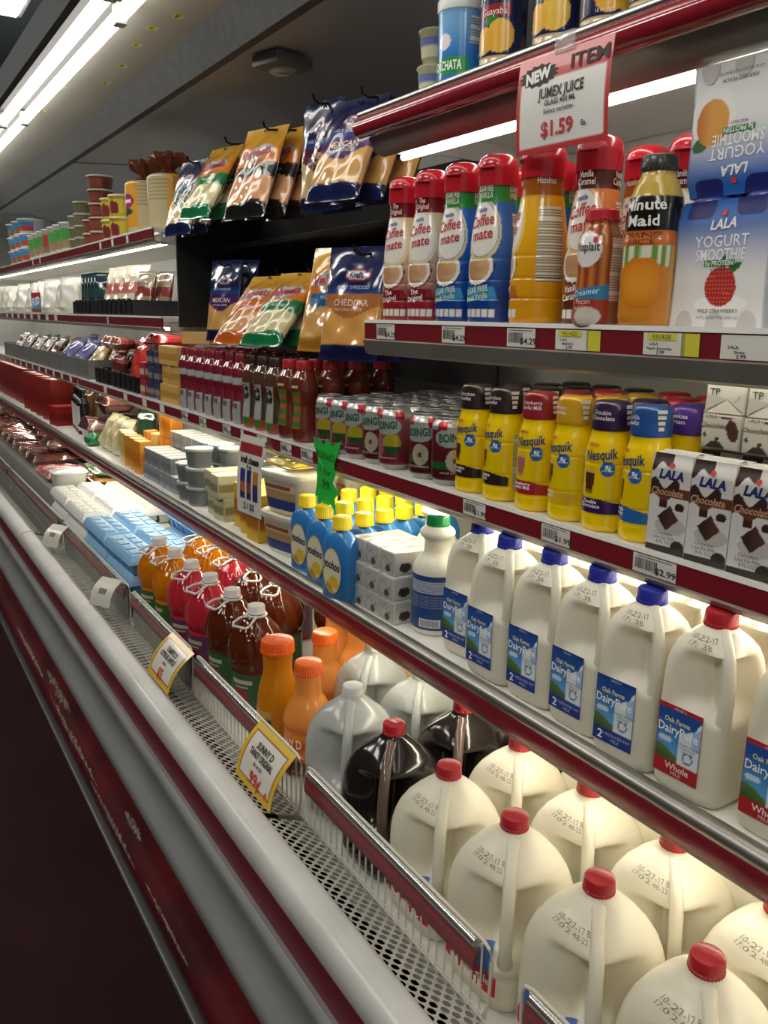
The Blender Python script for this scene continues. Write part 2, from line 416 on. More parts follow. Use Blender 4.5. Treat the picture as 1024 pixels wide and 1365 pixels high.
# ---------------------------------------------------------------- shelves
def price_tag(fm, u0, wd, ht, texts, yellow=None):
    """one paper tag: sheet, bars and printed price, as a part with its lettering"""
    a = MB(); a.grid(u0 - wd / 2, u0 + wd / 2, .002, ht - .002, 1, 1, fm, lambda u, z: lin(yellow or '#dedbd0'), .0008)
    b = MB()
    for (s, sz, du, dz, c, bars) in texts:
        if bars is None: b.grid(u0 + du, u0 + du + sz, dz - .0008, dz + .0008, 1, 1, fm, lambda u, z: lin('#7d7a72'), .0012)
        elif bars:
            k = du
            x = u0 + du
            random.seed(int(abs(u0) * 9973))
            while x < u0 + du + sz:
                wv = random.choice((.0006, .0009, .0014)); b.grid(x, x + wv, dz, dz + ht * .5, 1, 1, fm, lambda u, z: lin('#3a3a36'), .0012); x += wv + random.choice((.0007, .0012))
        else: b.text(s, sz, u0 + du, dz, fm, c, .0012, bold=.02)
    return ('price_tag', a.mesh('price_tag', PM(.6), False), [('lettering', b.mesh('lettering', PM(.6), False))] if b.v else [])
def shelf(label, xf, xb, y0, y1, Z, style='tag', light=0.0, tags=(), lx=.06, group='shelves of the dairy case', lcol=WARM, deep=0.0):
    r = _link('display_shelf', None); r.location = (xf, 0, Z); tag(r, label, 'shelf', group)
    d = xb - xf
    m = MB(); m.box(.004, d, y0, y1, -.014, 0); _link('board', m.mesh('board', WHITE, False), r)
    for a in (y0 + .004, y1 - .01):
        m = MB(); m.box(.03, d, a, a + .006, -.05, -.0145); _link('side_flange', m.mesh('side_flange', M('#bdbcb6', .45), False), r)
    if style == 'tag':       # white lip, red strip, metal lower lip
        m = MB(); m.prism([(-.002, -.003), (-.001, .003), (.006, .003), (.008, 0), (.006, -.004)], y0, y1); _link('edge_lip', m.mesh('edge_lip', M('#e6e4de', .3, coat=.3), angle=60), r)
        m = MB(); m.prism([(-.0005, -.003), (.0007, -.032), (.006, -.032), (.006, -.003)], y0, y1); _link('price_rail', m.mesh('price_rail', RED, False), r)
        m = MB(); m.prism([(.0, -.032), (-.003, -.034), (.002, -.042 - deep), (.01, -.046 - deep), (.045, -.045 - deep), (.045, -.042 - deep), (.012, -.041 - deep), (.008, -.032)], y0, y1); _link('lower_lip', m.mesh('lower_lip', M('#a8a59b', .35, .7, noise=.15), angle=40), r)
        fm = lambda u, z, off=0.0: (.0007 - .0012 * (z / .036) - off, -u, -.032 + z * .8)
    elif style == 'chrome':  # round chrome rail with a red band below
        m = MB(); m.prism([(.012, .002), (.006, .008), (-.002, .009), (-.010, .006), (-.014, 0), (-.015, -.006), (-.011, -.013), (0, -.013)], y0, y1); _link('chrome_rail', m.mesh('chrome_rail', STEEL, angle=60), r)
        m = MB(); m.prism([(-.011, -.013), (-.014, -.02), (-.006, -.046), (.0, -.048), (.008, -.046), (.008, -.013)], y0, y1); _link('price_rail', m.mesh('price_rail', RED, angle=50), r)
        m = MB(); m.prism([(-.002, -.048), (-.002, -.054), (.05, -.054), (.05, -.048)], y0, y1); _link('lower_lip', m.mesh('lower_lip', M('#a8a59b', .35, .7), False), r)
        fm = lambda u, z, off=0.0: (-.0142 + .008 * (1 - z / .026) - off, -u, -.046 + z)
    else:                    # 'top': chrome bead, glossy slanted red cover, metal skirt
        m = MB(); m.prism([(-.002, .006), (-.008, .002), (-.008, -.004), (-.004, -.007), (.006, -.004), (.006, .004)], y0, y1); _link('chrome_rail', m.mesh('chrome_rail', CHROME, angle=60), r)
        m = MB(); m.prism([(-.006, -.006), (-.014, -.012), (-.018, -.024), (-.012, -.038), (.0, -.041), (.002, -.006)], y0, y1); _link('price_rail', m.mesh('price_rail', M('#93202c', .16, coat=1.0, bump=.03, bscale=9), angle=60), r)
        m = MB(); m.prism([(.005, -.041), (.02, -.066), (.04, -.07), (.04, -.066), (.024, -.062), (.012, -.041)], y0 + .0, y1 - .02); _link('lower_lip', m.mesh('lower_lip', M('#8f8c84', .4, .35, noise=.15), angle=50), r)
        fm = lambda u, z, off=0.0: (-.016 - off, -u, -.036 + z)
    for t in tags:
        p = price_tag(fm, *t)
        parts(r, [p])
    if light:
        m = MB(); m.bbox(lx - .014, lx + .014, y0 + .02, y1 - .02, -.062 if style == 'top' else -.034, -.0145, .003); _link('lamp_housing', m.mesh('lamp_housing', M('#d5d3cc', .4), False), r)
        m = MB(); lz = -.068 if style == 'top' else -.040
        m.tube([(lx, y0 + .03, lz), (lx, y1 - .03, lz)], .006, 10)
        o = _link('light_tube', m.mesh('light_tube', M('#ffffff', .5, emit=light, ecol=lcol)), r); o['label'] = 'glowing lamp tube under the shelf'
    return r
def T(y, price, wd=.06, yellow=None): return (-y, wd, .036, [('', wd * .5, -wd * .44, .009, '#333', True), (price, .0105, wd * .26, .0125, '#2a2a2a', False), ('', wd * .8, -wd * .4, .0305, '#555', None)], yellow)
def HW(y, a, b, hl, wd=.06): return (-y, wd, .036, [(a, .004, -.014, .018, '#333', False), (b, .004, -.006, .0115, '#333', False), ('2.99', .005, -.004, .006, '#333', False)], '#e4e1d6')
def YL(y, wd, txt=None): return (-y, wd, .036, [(txt, .007, 0, .027, '#3d3c10', False)] if txt else [], '#d8d23a')
def PL(y, wd): return (-y, wd, .036, [], '#d6d3c8')
# near top shelf, creamer shelf, can shelf, milk shelf, and the shelves of the far bay
shelf('near top shelf with glossy red front holding the tall juice bottles', .83, 1.33, -.45, 1.42, 1.812, 'top', E_LED, lx=.075, lcol=COOL)
shelf('middle shelf of the near bay holding coffee creamers and yogurt packs', .80, 1.33, -.45, 1.345, 1.445, 'tag', E_S2,
      [T(1.272, '$4.29'), T(1.072, '$4.29'), T(.912, '$4.29'), HW(.812, 'LALA', 'MANGO', 1), YL(.773, .024), HW(.662, 'LALA', 'Peach Smoothie', 1), YL(.625, .025), HW(.555, 'LALA', 'Straw', 1), HW(.42, 'LALA', 'Guava', 1)], deep=.014)
for (y, t, wh) in [(.662, '931920', 'below the yogurt packs'), (.812, '931425', 'below the small drinkable yogurts')]:
    m = MB(); f = lambda u, z, off=0.0: (.80 - off, -u, 1.413 + z * .8)
    m.grid(-y - .024, -y + .018, .0235, .033, 1, 1, f, lambda u, z: lin('#d8d23a'), .0016); m.text(t, .0065, -y - .003, .0283, f, '#333311', .002)
    o = _link('code_slip', m.mesh('code_slip', PM(.6), False)); tag(o, 'yellow handwritten number slip on the shelf edge %s' % wh, 'price slip')
s3tags = [T(1.062, '$1.99'), T(.868, '$1.99'), T(.685, '$2.99', .07), T(1.68, '$1.09'), T(1.79, '$1.09'), T(1.93, '$2.49'), PL(2.06, .02), T(2.17, '$2.49'), T(2.36, '$2.49'), T(2.52, '$2.49'), PL(2.75, .05), PL(2.95, .05), PL(3.2, .05), PL(3.5, .05)]
shelf('long shelf holding drink cans, yellow milk drinks and chocolate cartons', .85, 1.33, -.45, 4.0, 1.16, 'tag', E_S3, s3tags, lx=.09)
shelf('long shelf with chrome rail holding half gallon milk and butter', .80, 1.33, -.45, 7.9, .875, 'chrome', E_S4, [], lx=.08)
shelf('far top shelf with red edge holding stacked deli tubs', .85, 1.33, 2.78, 7.9, 1.722, 'tag', E_FAR, [PL(3.07, .03), PL(3.27, .03), PL(3.45, .03), PL(4.7, .03), PL(4.9, .03)], lx=.07, lcol=COOL)
shelf('far middle shelf holding black trays of bagged cheese', .85, 1.33, 2.72, 7.9, 1.44, 'tag', E_FAR * .6, [PL(3.4, .02)] + [PL(4.4 + .22 * i, .07) for i in range(8)], lx=.07, lcol=COOL)
shelf('far lower shelf with steel bins of lunch meat', .85, 1.33, 4.02, 7.9, 1.16, 'tag', E_FAR * .4, [PL(4.15 + .2 * i, .05) for i in range(10)], lx=.07)
# ================================================================ product kinds
PLASTIC = PM(.28, coat=.35)
SLEEVE = PM(.22, coat=.5)
PAPER = PM(.6)
INK = PM(.5)
def capmesh(r, z0, z1, col, seg=32, ribs=True, dome=.002, rough=.35):
    m = MB(); n = seg * 2 if ribs else seg
    def md(th, z, rr): return rr * (1 + (.02 * math.cos(th * seg) if ribs and z < z1 - .003 and rr > r * .9 else 0))
    h = z1 - z0
    Rev([(z0, r * 1.02), (z0 + h * .2, r * 1.02), (z0 + h * .22, r), (z1 - h * .14, r * .985), (z1 - h * .03, r * .93), (z1, r * .84), (z1 + dome * .2, r * .8), (z1 + dome * .2, r * .02)], mod=md).build(m, seg=n)
    return m.mesh('cap', M(col, rough, coat=.2), angle=35)
def ss(a, b, x):
    t = min(1, max(0, (x - a) / (b - a))); return t * t * (3 - 2 * t)

# --- gallon jug with the handle on the corner that faces the aisle
GAL = Rev([(0, .062, 3), (.005, .071, 4), (.02, .0755, 4.5), (.05, .0755, 4.6), (.09, .0755, 4.6), (.12, .0755, 4.4), (.14, .0752, 4.2), (.155, .074, 4), (.17, .0715, 3.7), (.185, .067, 3.4), (.2, .0592, 3), (.212, .0495, 2.6), (.222, .0385, 2.2), (.229, .0295, 2), (.2345, .0235, 2), (.24, .0195, 2), (.25, .0188, 2)],
          mod=lambda th, z, r: r - .042 * (math.exp(-(abs(th - PI / 4 + .40) / .36) ** 4) + math.exp(-(abs(th - PI / 4 - .40) / .36) ** 4)) * ss(.07, .118, z) * (1 - ss(.172, .192, z)) - .0025 * math.exp(-((z - .06) / .004) ** 2))
def handle(path, ang, r, mat):
    m = MB(); c, s = -math.cos(ang), -math.sin(ang)
    P = [Vector((c * a, s * a, z)) for a, z in path]; Q = []
    for i in range(len(P) - 1):          # smooth the centre line
        p0, p1, p2, p3 = P[max(i - 1, 0)], P[i], P[i + 1], P[min(i + 2, len(P) - 1)]
        for k in range(4):
            t = k / 4; Q.append(.5 * ((2 * p1) + (p2 - p0) * t + (2 * p0 - 5 * p1 + 4 * p2 - p3) * t * t + (3 * p1 - p0 - 3 * p2 + p3) * t ** 3))
    Q.append(P[-1]); n = len(Q)
    m.tube(Q, [r * (1.25 if i < 2 else 1.0 + .55 * ss(.7, 1, i / n)) for i in range(n)], 12)
    return m.mesh('handle', mat)
def gallon(body, hcol, cap, stamp=True, rough=.38, capdark=None, transl=0.0, sss=0.0, lidh=.019, hollow=None):
    mat = M(body, rough, transl=transl, sss=sss, coat=.15)
    m = MB(); GAL.build(m, seg=96, dz=.005)
    ps = [('body', m.mesh('body', mat, angle=70)), ('handle', handle([(.02, .226), (.05, .2125), (.072, .194), (.085, .168), (.0905, .138), (.0905, .11), (.082, .082), (.07, .066)], PI / 4, .0092, M(hcol, rough, transl=transl, coat=.15)))]
    c = MB()
    ct = []
    if capdark:
        t = MB(); t.grid(-.007, .007, -.003, .003, 2, 2, lambda u, z, off=0: (z + u * .3, -u, .2601), lambda u, z: lin('#e8d8d4'), 0); ct = [('cap_print', t.mesh('cap_print', INK, False))]
    ps.append(('cap', capmesh(.0198, .24, .24 + lidh, cap), ct))
    if stamp:
        t = MB()
        t.text('10-27-17 B', .0052, .012, .213, GAL.pt, '#86836f', .0012, stretch=2.0)
        t.text('17:02 48-22', .0048, .010, .2065, GAL.pt, '#86836f', .0012, stretch=1.9)
        ps.append(('date_stamp', t.mesh('date_stamp', INK, False)))
    lb = MB()
    return ps
def gallon_label(red):
    m = MB(); pa = lambda u, z: lin('#c22a2c') if z < .06 else (lin('#e9e6da') if abs(u) > .02 else lin('#3f6fae'))
    m.grid(-.04, .04, .03, .095, 12, 12, GAL.pt, pa, .0006)
    t = MB(); t.text('Whole', .012, 0, .05, GAL.pt, '#f4eee4', .0012, bold=.02); t.text('Milk', .012, 0, .036, GAL.pt, '#f4eee4', .0012, bold=.02)
    return ('label', m.mesh('label', PAPER), [('lettering', t.mesh('lettering', INK, False))])
MILKC = '#efe9d4'
milk = gallon(MILKC, MILKC, '#b3242d', transl=.22) + [gallon_label(True)]
cider = gallon('#231d1b', '#6a564b', '#b81f2c', stamp=False, rough=.14, capdark='MILK')
water = gallon('#c3c6c2', '#c9ccc8', '#dcdcd6', stamp=False, rough=.22, transl=.3)

gy_front = [(.722, 1.096, 'cider'), (.722, .936, 0), (.722, .779, 0), (.726, .622, 0), (.731, .466, 0), (.733, .309, 0)]
gy_back = [(.880, 1.104, 'cider'), (.880, .947, 0), (.882, .790, 0), (.885, .634, 0), (.889, .478, 0), (.891, .322, 0)]
gy_third = [(1.040, 1.04, 'cider'), (1.040, .884, 0), (1.042, .728, 0), (1.046, .572, 0), (1.05, .416, 0)]
nm = ['first', 'second', 'third', 'fourth', 'fifth']
for row, lst in (('front row', gy_front), ('second row', gy_back), ('rear row', gy_third)):
    k = 0
    for (x, y, t) in lst:
        if t: place(cider, 'cider_jug', 'dark brown drink gallon with red cap in the %s of gallons' % row, 'jug', (x, y, .5125), random.uniform(-2, 2), 'dark gallons on the bottom deck')
        else:
            place(milk, 'milk_jug', 'white milk gallon with red cap, %s from the dark gallons, %s' % (ORD[k], row), 'milk jug', (x, y, .5125), random.uniform(-2, 2), 'red-capped milk gallons'); k += 1
for (x, y, l, r) in [(.735, 1.262, 'translucent white-capped water gallon behind the wire fence', 8), (.882, 1.425, 'translucent water gallon beside the small orange bottles', -4), (.895, 1.263, 'translucent water gallon behind the dark gallon', 4), (1.055, 1.30, 'translucent water gallon at the rear under the shelf', 10)]:
    place(water, 'water_jug', l, 'jug', (x, y, .5125), r, 'translucent water gallons')

# --- half gallon milk
HG = Rev([(0, .041, 4), (.004, .0455, 5), (.012, .0472, 6), (.06, .0475, 6.5), (.1, .0475, 6.5), (.13, .0475, 6), (.15, .0472, 5.5), (.168, .0466, 5), (.182, .0448, 4.4), (.194, .0412, 3.7), (.204, .0348, 3), (.212, .0268, 2.3), (.217, .0205, 2), (.22, .0192, 2), (.232, .0185, 2)],
         mod=lambda th, z, r: r - .030 * (math.exp(-(abs(th - .34) / .40) ** 4) + math.exp(-(abs(th - 1.30) / .34) ** 4)) * ss(.108, .134, z) * (1 - ss(.178, .196, z)))
def label_dairy(frame, line, whole):
    W, Z0, Z1 = .031, .024, .118
    fr, sky1, sky2, hill, wht = lin(frame), lin('#1d4f98'), lin('#5aa3dd'), lin('#5f7d3c'), lin('#dfe8ea')
    def pa(u, z):
        t = (z - Z0) / (Z1 - Z0)
        if t > .93: return fr
        if t < .21: return fr
        v = (u + W) / (2 * W)
        if v > .98 or v < .02: return mix(fr, sky1, .5)
        if v > .5 and t < .62 + (v - .5) * .4 and t < .9:
            e = ell(v, t, .74, .34, .12, .085)
            if .55 < e < 1: return lin('#31487c')
            if t > .62 - (v - .5) * .3 and v > .8: return mix(sky2, wht, .4)
            return wht
        if v > .72 and t > .62 and (t - .62) < (v - .72) * 1.1: return lin('#e8f0f2')
        hl = .36 + .06 * math.sin(v * 5 + 1) - v * .1
        if t < hl: return mix(hill, lin('#3d5a2c'), (hl - t) * 6)
        if ell(v, t, .2, .5, .16, .04) < 1: return lin('#c9dcea')
        return mix(sky2, sky1, (t - .35) * 2.2)
    
    f2 = lambda u, z, off=0.0: (-.0482 - off, -(u - .009), z)
    m = MB(); m.grid(-W, W, Z0, Z1, 34, 40, f2, pa, .0002)
    t = MB()
    t.text('DairyPure', .0115, -.001, .0865, f2, '#ffffff', .0008, bold=.012, wmax=.056)
    t.text('Oak Farms', .0065, -.003, .0985, f2, '#e8e2b8', .0008, bold=.02, wmax=.036)
    t.text('GRADE A', .0028, 0, .1145, f2, '#dfe4f0', .0008)
    for i, s in enumerate(('5 POINT PURITY', 'CHECKLIST', 'PROMISE')): t.text(s, .0030, .015, .072 - i * .0045, f2, '#3b4a66', .0008)
    if whole:
        t.text('Whole', .0085, .002, .0375, f2, '#f2dcd6', .0008, bold=.02); t.text('MILK', .005, .002, .029, f2, '#f2dcd6', .0008)
    else:
        t.text('2', .012, -.019, .034, f2, '#ffffff', .0008, bold=.02); t.text('% REDUCED FAT', .0042, .007, .037, f2, '#c9d4ee', .0008); t.text('MILK', .0045, .006, .030, f2, '#c9d4ee', .0008)
    return ('label', m.mesh('label', PM(.45), False), [('lettering', t.mesh('lettering', INK, False))])
def half(cap, lab):
    mat = M('#ece7d6', .4, transl=.2, coat=.15)
    m = MB(); HG.build(m, seg=88, dz=.005)
    t = MB()
    t.text('10-22-17', .0055, .002, .2085, HG.pt, '#77746a', .0012, stretch=1.5); t.text('17:3B', .0055, .0, .201, HG.pt, '#77746a', .0012, stretch=1.4)
    h = handle([(.014, .213), (.03, .205), (.045, .188), (.0525, .165), (.0545, .14), (.052, .118), (.046, .1)], .86, .0082, mat)
    return [('body', m.mesh('body', mat, angle=70)), ('handle', h), ('cap', capmesh(.0195, .2195, .2395, cap)), ('date_stamp', t.mesh('date_stamp', INK, False)), lab]
hgB = half('#2a2f9e', label_dairy('#223b8c', '2', False))
hgR = half('#b3242d', label_dairy('#b02428', 'W', True))
for i, (x, y) in enumerate([(.884, 1.080), (.862, .982), (.866, .883), (.864, .784), (.852, .685)]):
    place(hgB, 'milk_bottle', 'half gallon of milk with blue cap, %s after the green-capped bottles' % ORD[i], 'milk bottle', (x, y, .8755), (4, 2, 3, 1, 5)[i], 'blue-capped half gallons on the milk shelf')
for i, (x, y, l) in enumerate([(.858, .585, 'half gallon of whole milk with red cap and red label beside the blue caps'), (.868, .470, 'half gallon of whole milk with red label cut by the picture edge'), (.872, .355, 'half gallon of whole milk standing last in the red-label row')]):
    place(hgR, 'milk_bottle', l, 'milk bottle', (x, y, .8755), 3, 'red-capped half gallons on the milk shelf')
for i in range(8):
    place(hgB if i > 3 else hgR, 'milk_bottle', 'half gallon of milk in the second row of milk, %s from the near end' % ORD[i], 'milk bottle', (.985, .4 + i * .104, .8755), 2, 'second row of half gallons')
# --- green capped quarts
QP = Rev([(0, .040), (.003, .0435), (.01, .045), (.118, .045), (.128, .0435), (.138, .038), (.146, .031), (.152, .0262), (.158, .0245), (.176, .0238), (.18, .026), (.184, .031), (.189, .0335), (.194, .0325), (.2, .027), (.204, .021), (.214, .0195)])
def qpaint(u, z):
    return lin('#efe9d8')
m = MB(); QP.build(m, seg=44)
lb = MB()
def qlab(u, z):
    if u < -.06: return lin('#4b9a3f') if z < .06 else lin('#2f5fa6')
    if -.038 < u < .040 and .083 < z < .108: return lin('#c6ccd8') if (abs((z * 1000) % 4 - 2) > .7 or u > .038) else lin('#4a5a80')
    if -.012 < u < .03 and .016 < z < .034: return lin('#e8e8e4')
    return lin('#26457f')
lb.grid(-.105, .105, .012, .116, 120, 52, QP.pt, qlab, .0006)
t = MB()
for i in range(5): t.text('INGREDIENTS: CULTURED LOWFAT MILK', .003, 0, .076 - i * .005, QP.pt, '#a9b8d6', .0012, wmax=.07)
x = -.008
while x < .026: t.grid(x, x + .0011, .019, .031, 1, 1, QP.pt, lambda u, z: lin('#222222'), .0013); x += .0024
quart = [('body', m.mesh('body', M('#ece7d6', .4, coat=.15, transl=.15), angle=60)), ('cap', capmesh(.0212, .204, .224, '#0f8a43')), ('label', lb.mesh('label', PM(.45)), [('lettering', t.mesh('lettering', INK, False))])]
place(quart, 'milk_bottle', 'round milk quart with green cap and blue barcode label, nearer one', 'milk bottle', (.882, 1.207, .8755), 28, 'green-capped milk quarts')
place(quart, 'milk_bottle', 'round milk quart with green cap standing behind the other quart', 'milk bottle', (.985, 1.352, .8755), 75, 'green-capped milk quarts')

# --- coffee creamers
CMP = Rev([(0, .039), (.004, .043), (.012, .0445), (.034, .0445), (.036, .0435), (.04, .0445), (.062, .0445), (.064, .0436), (.068, .0445), (.092, .0442), (.095, .0432), (.1, .0436), (.12, .0425), (.14, .0400), (.158, .0368), (.172, .0342), (.182, .033), (.186, .0328), (.2, .0328)], sx=.9, sy=.86, R=.0445)
CMC = Rev([(.1995, .0335), (.202, .0338), (.222, .0335), (.224, .034), (.232, .0335), (.239, .030), (.2435, .024), (.2455, .014), (.246, .001)], sx=.94, sy=.9)
def creamer(base, base2, band, swirl, low, words, lowtext, lowcol='#ffffff', capcol='#c4202e', bandtext='', oval=True):
    b1, b2, bd, sw, lw = map(lin, (base, base2, band, swirl, low))
    white, coffee, cof2, rim = lin('#f4efe4'), lin('#c69266'), lin('#dfb68c'), lin('#fbf6ea')
    def pa(u, z):
        if z > .176: return bd
        if u > .062 or u < -.075:                      # facts panel round the side
            if .06 < z < .16 and .062 < u < .11: return lin('#e6dfc4') if (z * 1000) % 4 > 1.4 else lin('#6d6350')
            return mix(b2, b1, z / .17)
        e = ell(u, z, -.004, .138, .036, .042, .35)
        if e < 1: return mix(white, b1, ss(.86, 1, e))
        if e < 1.25: return sw
        e = ell(u, z, -.006, .082, .031, .025, .15)
        if e < .62: return mix(coffee, cof2, ss(-.02, .02, u + math.sin(z * 300) * .006))
        if e < 1: return rim
        if e < 1.2: return mix(b2, (0, 0, 0, 1), .4)
        if .034 < z < .055 and u < .035 - (z - .034) * .4: return lw
        if .010 < z < .022 and -.03 < u < .03: return lin('#f0ece2') if (u * 1000 + 30) % 12 > 2 else b2
        return mix(b2, b1, (z - .03) / .1)
    m = MB(); CMP.build(m, pa, 132, .0018)
    t = MB(); f = CMP.pt
    t.text('nestle', .007, -.006, .166, f, '#2a4a9a', .0012, bold=.02, tilt=.06)
    t.text('Coffee', .0165, -.005, .150, f, '#b81f2f', .0013, bold=.015, shear=.15, tilt=.12, wmax=.055)
    t.text('mate', .0155, -.001, .1305, f, '#b81f2f', .0013, bold=.015, shear=.15, tilt=.12, wmax=.045)
    for i, s in enumerate(lowtext): t.text(s, .0085 if i < 2 else .006, -.008, .0495 - i * .0105, f, lowcol, .0012, tilt=.14, bold=.012, wmax=.05)
    for i, s in enumerate(words): t.text(s, .0085, -.003, .1955 - i * .0095, f, '#f2e6dc', .0012, wmax=.04, bold=.01); t.text(s, .0085, .075, .1955 - i * .0095, f, '#f2e6dc', .0012, wmax=.04, bold=.01)
    c = MB(); CMC.build(c, seg=40)
    def lid(z): return z
    c.prism([(-.031, .2), (-.031, .2)], 0, 0) if False else None
    g = MB(); g.bbox(-.0345, -.0295, -.013, .013, .2225, .2262, .0012)
    return [('bottle_body', m.mesh('bottle_body', SLEEVE, angle=70), [('lettering', t.mesh('lettering', INK, False))]), ('cap', c.mesh('cap', M(capcol, .22, coat=.4), angle=55), [('flip_tab', g.mesh('flip_tab', M('#a81826', .25, coat=.4)))])]
cm_orig = creamer('#e8d2a6', '#9c1c28', '#7d1420', '#f0e2c0', '#8c1a26', ('The', 'Original'), ('The', 'Original'))
cm_van = creamer('#2a6cc0', '#0f3c8c', '#2f8f3a', '#e8d890', '#3f9ad0', ('SUGAR FREE', 'VANILLA'), ('SUGAR FREE', 'French Vanilla'), '#e8f4c8')
cm_haz = creamer('#f0b21e', '#e09a10', '#b05f18', '#f4d870', '#c8741c', ('Hazelnut', ''), ('Hazelnut', ''))
cm_car = creamer('#e8863a', '#5a2c1c', '#5c2018', '#f4d8a0', '#9a5626', ('Vanilla', 'Caramel'), ('Vanilla', 'Caramel'))
Z2 = 1.4455
def cr(sp, x, y, rz, label, grp='coffee creamers on the middle shelf'): place(sp, 'creamer_bottle', label, 'creamer bottle', (x, y, Z2), rz, grp)
cr(cm_orig, .850, 1.292, 22, 'cream and red creamer bottle, first at the far end of the shelf')
cr(cm_orig, .845, 1.205, 24, 'cream and red creamer bottle beside the blue creamers')
cr(cm_van, .846, 1.122, 22, 'blue creamer bottle with green band, next to the red creamers')
cr(cm_van, .846, 1.036, 18, 'blue creamer bottle with green band, next to the yellow creamer')
cr(cm_haz, .850, .940, -38, 'yellow creamer bottle turned to show its facts panel')
cr(cm_car, .868, .852, 16, 'orange and brown creamer bottle behind the small drinkable yogurt')
cr(cm_haz, .968, .858, 10, 'yellow creamer bottle half hidden behind the orange juice')
cr(cm_car, .958, .775, 20, 'orange and brown creamer bottle behind the orange juice bottle')
for i, (sp, y, nmx) in enumerate([(cm_orig, 1.275, 'red'), (cm_orig, 1.19, 'red'), (cm_van, 1.107, 'blue'), (cm_van, 1.02, 'green-banded blue'), (cm_haz, .942, 'yellow')]):
    cr(sp, .955, y, 10, '%s creamer in the second row, %s from the far shelf end' % (nmx, ORD[i]))
# --- drinkable yogurt bottles
UP = Rev([(0, .026), (.004, .0285), (.01, .0295), (.03, .0295), (.05, .0275), (.066, .0268), (.085, .028), (.1, .0285), (.112, .026), (.12, .0225), (.125, .0208), (.13, .0205)])
def upaint(u, z):
    if u > .03: return lin('#e0d2c2') if (.03 < z < .11 and (z * 1000) % 3.4 > 1.2) else lin('#9a6a4a')
    if ell(u, z, -.006, .095, .022, .022) < 1: return lin('#f2ede6')
    if .034 < z < .048 + u * .15: return lin('#2f86b0')
    if z < .034: return lin('#e2d8c8') if ell(u, z, 0, .012, .02, .012) < 1 else lin('#a83a26')
    return mix(lin('#8a3c1c'), lin('#d07a34'), .5 + .5 * math.sin(u * 400))
m = MB(); UP.build(m, upaint, 96, .0016)
t = MB(); t.text('Yoplait', .0105, -.005, .098, UP.pt, '#1a1a1a', .001, bold=.01, wmax=.036); t.text('Creamer', .0075, -.003, .0425, UP.pt, '#e4f2f6', .001, tilt=.12, shear=.2); t.text('Pecan', .0065, -.005, .031, UP.pt, '#f4d8cc', .001); t.text('and Fruit', .0055, -.005, .0235, UP.pt, '#f4d8cc', .001)
t.grid(.004, .010, .103, .109, 2, 2, UP.pt, lambda u, z: lin('#c4202e'), .001)
yop = [('bottle_body', m.mesh('bottle_body', SLEEVE, angle=70), [('lettering', t.mesh('lettering', INK, False))]), ('cap', capmesh(.0212, .129, .144, '#c4202e'))]
place(yop, 'yogurt_bottle', 'small caramel coloured drinkable yogurt with red cap at the shelf front', 'yogurt bottle', (.822, .795, Z2), 18, 'drinkable yogurts')
place(yop, 'yogurt_bottle', 'small caramel coloured drinkable yogurt behind, next to orange juice', 'yogurt bottle', (.884, .772, Z2), 20, 'drinkable yogurts')
# --- orange juice with black cap
OJ = Rev([(0, .027, 2.6), (.004, .031, 3), (.012, .0325, 3), (.1, .0325, 3), (.108, .031, 3), (.116, .0325, 2.6), (.14, .0325, 2.3), (.152, .031, 2), (.165, .026, 2), (.176, .0205, 2), (.182, .0195, 2)])
def ojp(u, z):
    if z > .15: return lin('#c9a94a')
    if .112 < z <= .15: return lin('#16140f')
    if .095 < z <= .112: return lin('#d8742a')
    if u > .035: return lin('#d9a24a')
    if ell(u, z, 0, .052, .024, .03) < 1: return mix(lin('#f0a030'), lin('#d87818'), ell(u, z, 0, .052, .024, .03))
    if .072 < z < .095: return lin('#6f9a42') if (u * 1000) % 13 > 6 else lin('#e8e2c8')
    return lin('#d98a2c')
m = MB(); OJ.build(m, ojp, 84, .002)
t = MB(); t.text('Minute', .0125, -.003, .1415, OJ.pt, '#f2efe6', .001, bold=.02); t.text('Maid', .0125, -.003, .1235, OJ.pt, '#f2efe6', .001, bold=.02); t.text('ORANGE', .0065, -.002, .107, OJ.pt, '#3a1a08', .001); t.text('JUICE', .0065, -.004, .0995, OJ.pt, '#3a1a08', .001)
place([('bottle_body', m.mesh('bottle_body', SLEEVE, angle=70), [('lettering', t.mesh('lettering', INK, False))]), ('cap', capmesh(.0215, .181, .199, '#1a1a18'))], 'juice_bottle', 'orange juice bottle with black cap beside the blue yogurt packs', 'juice bottle', (.835, .722, Z2), 22)
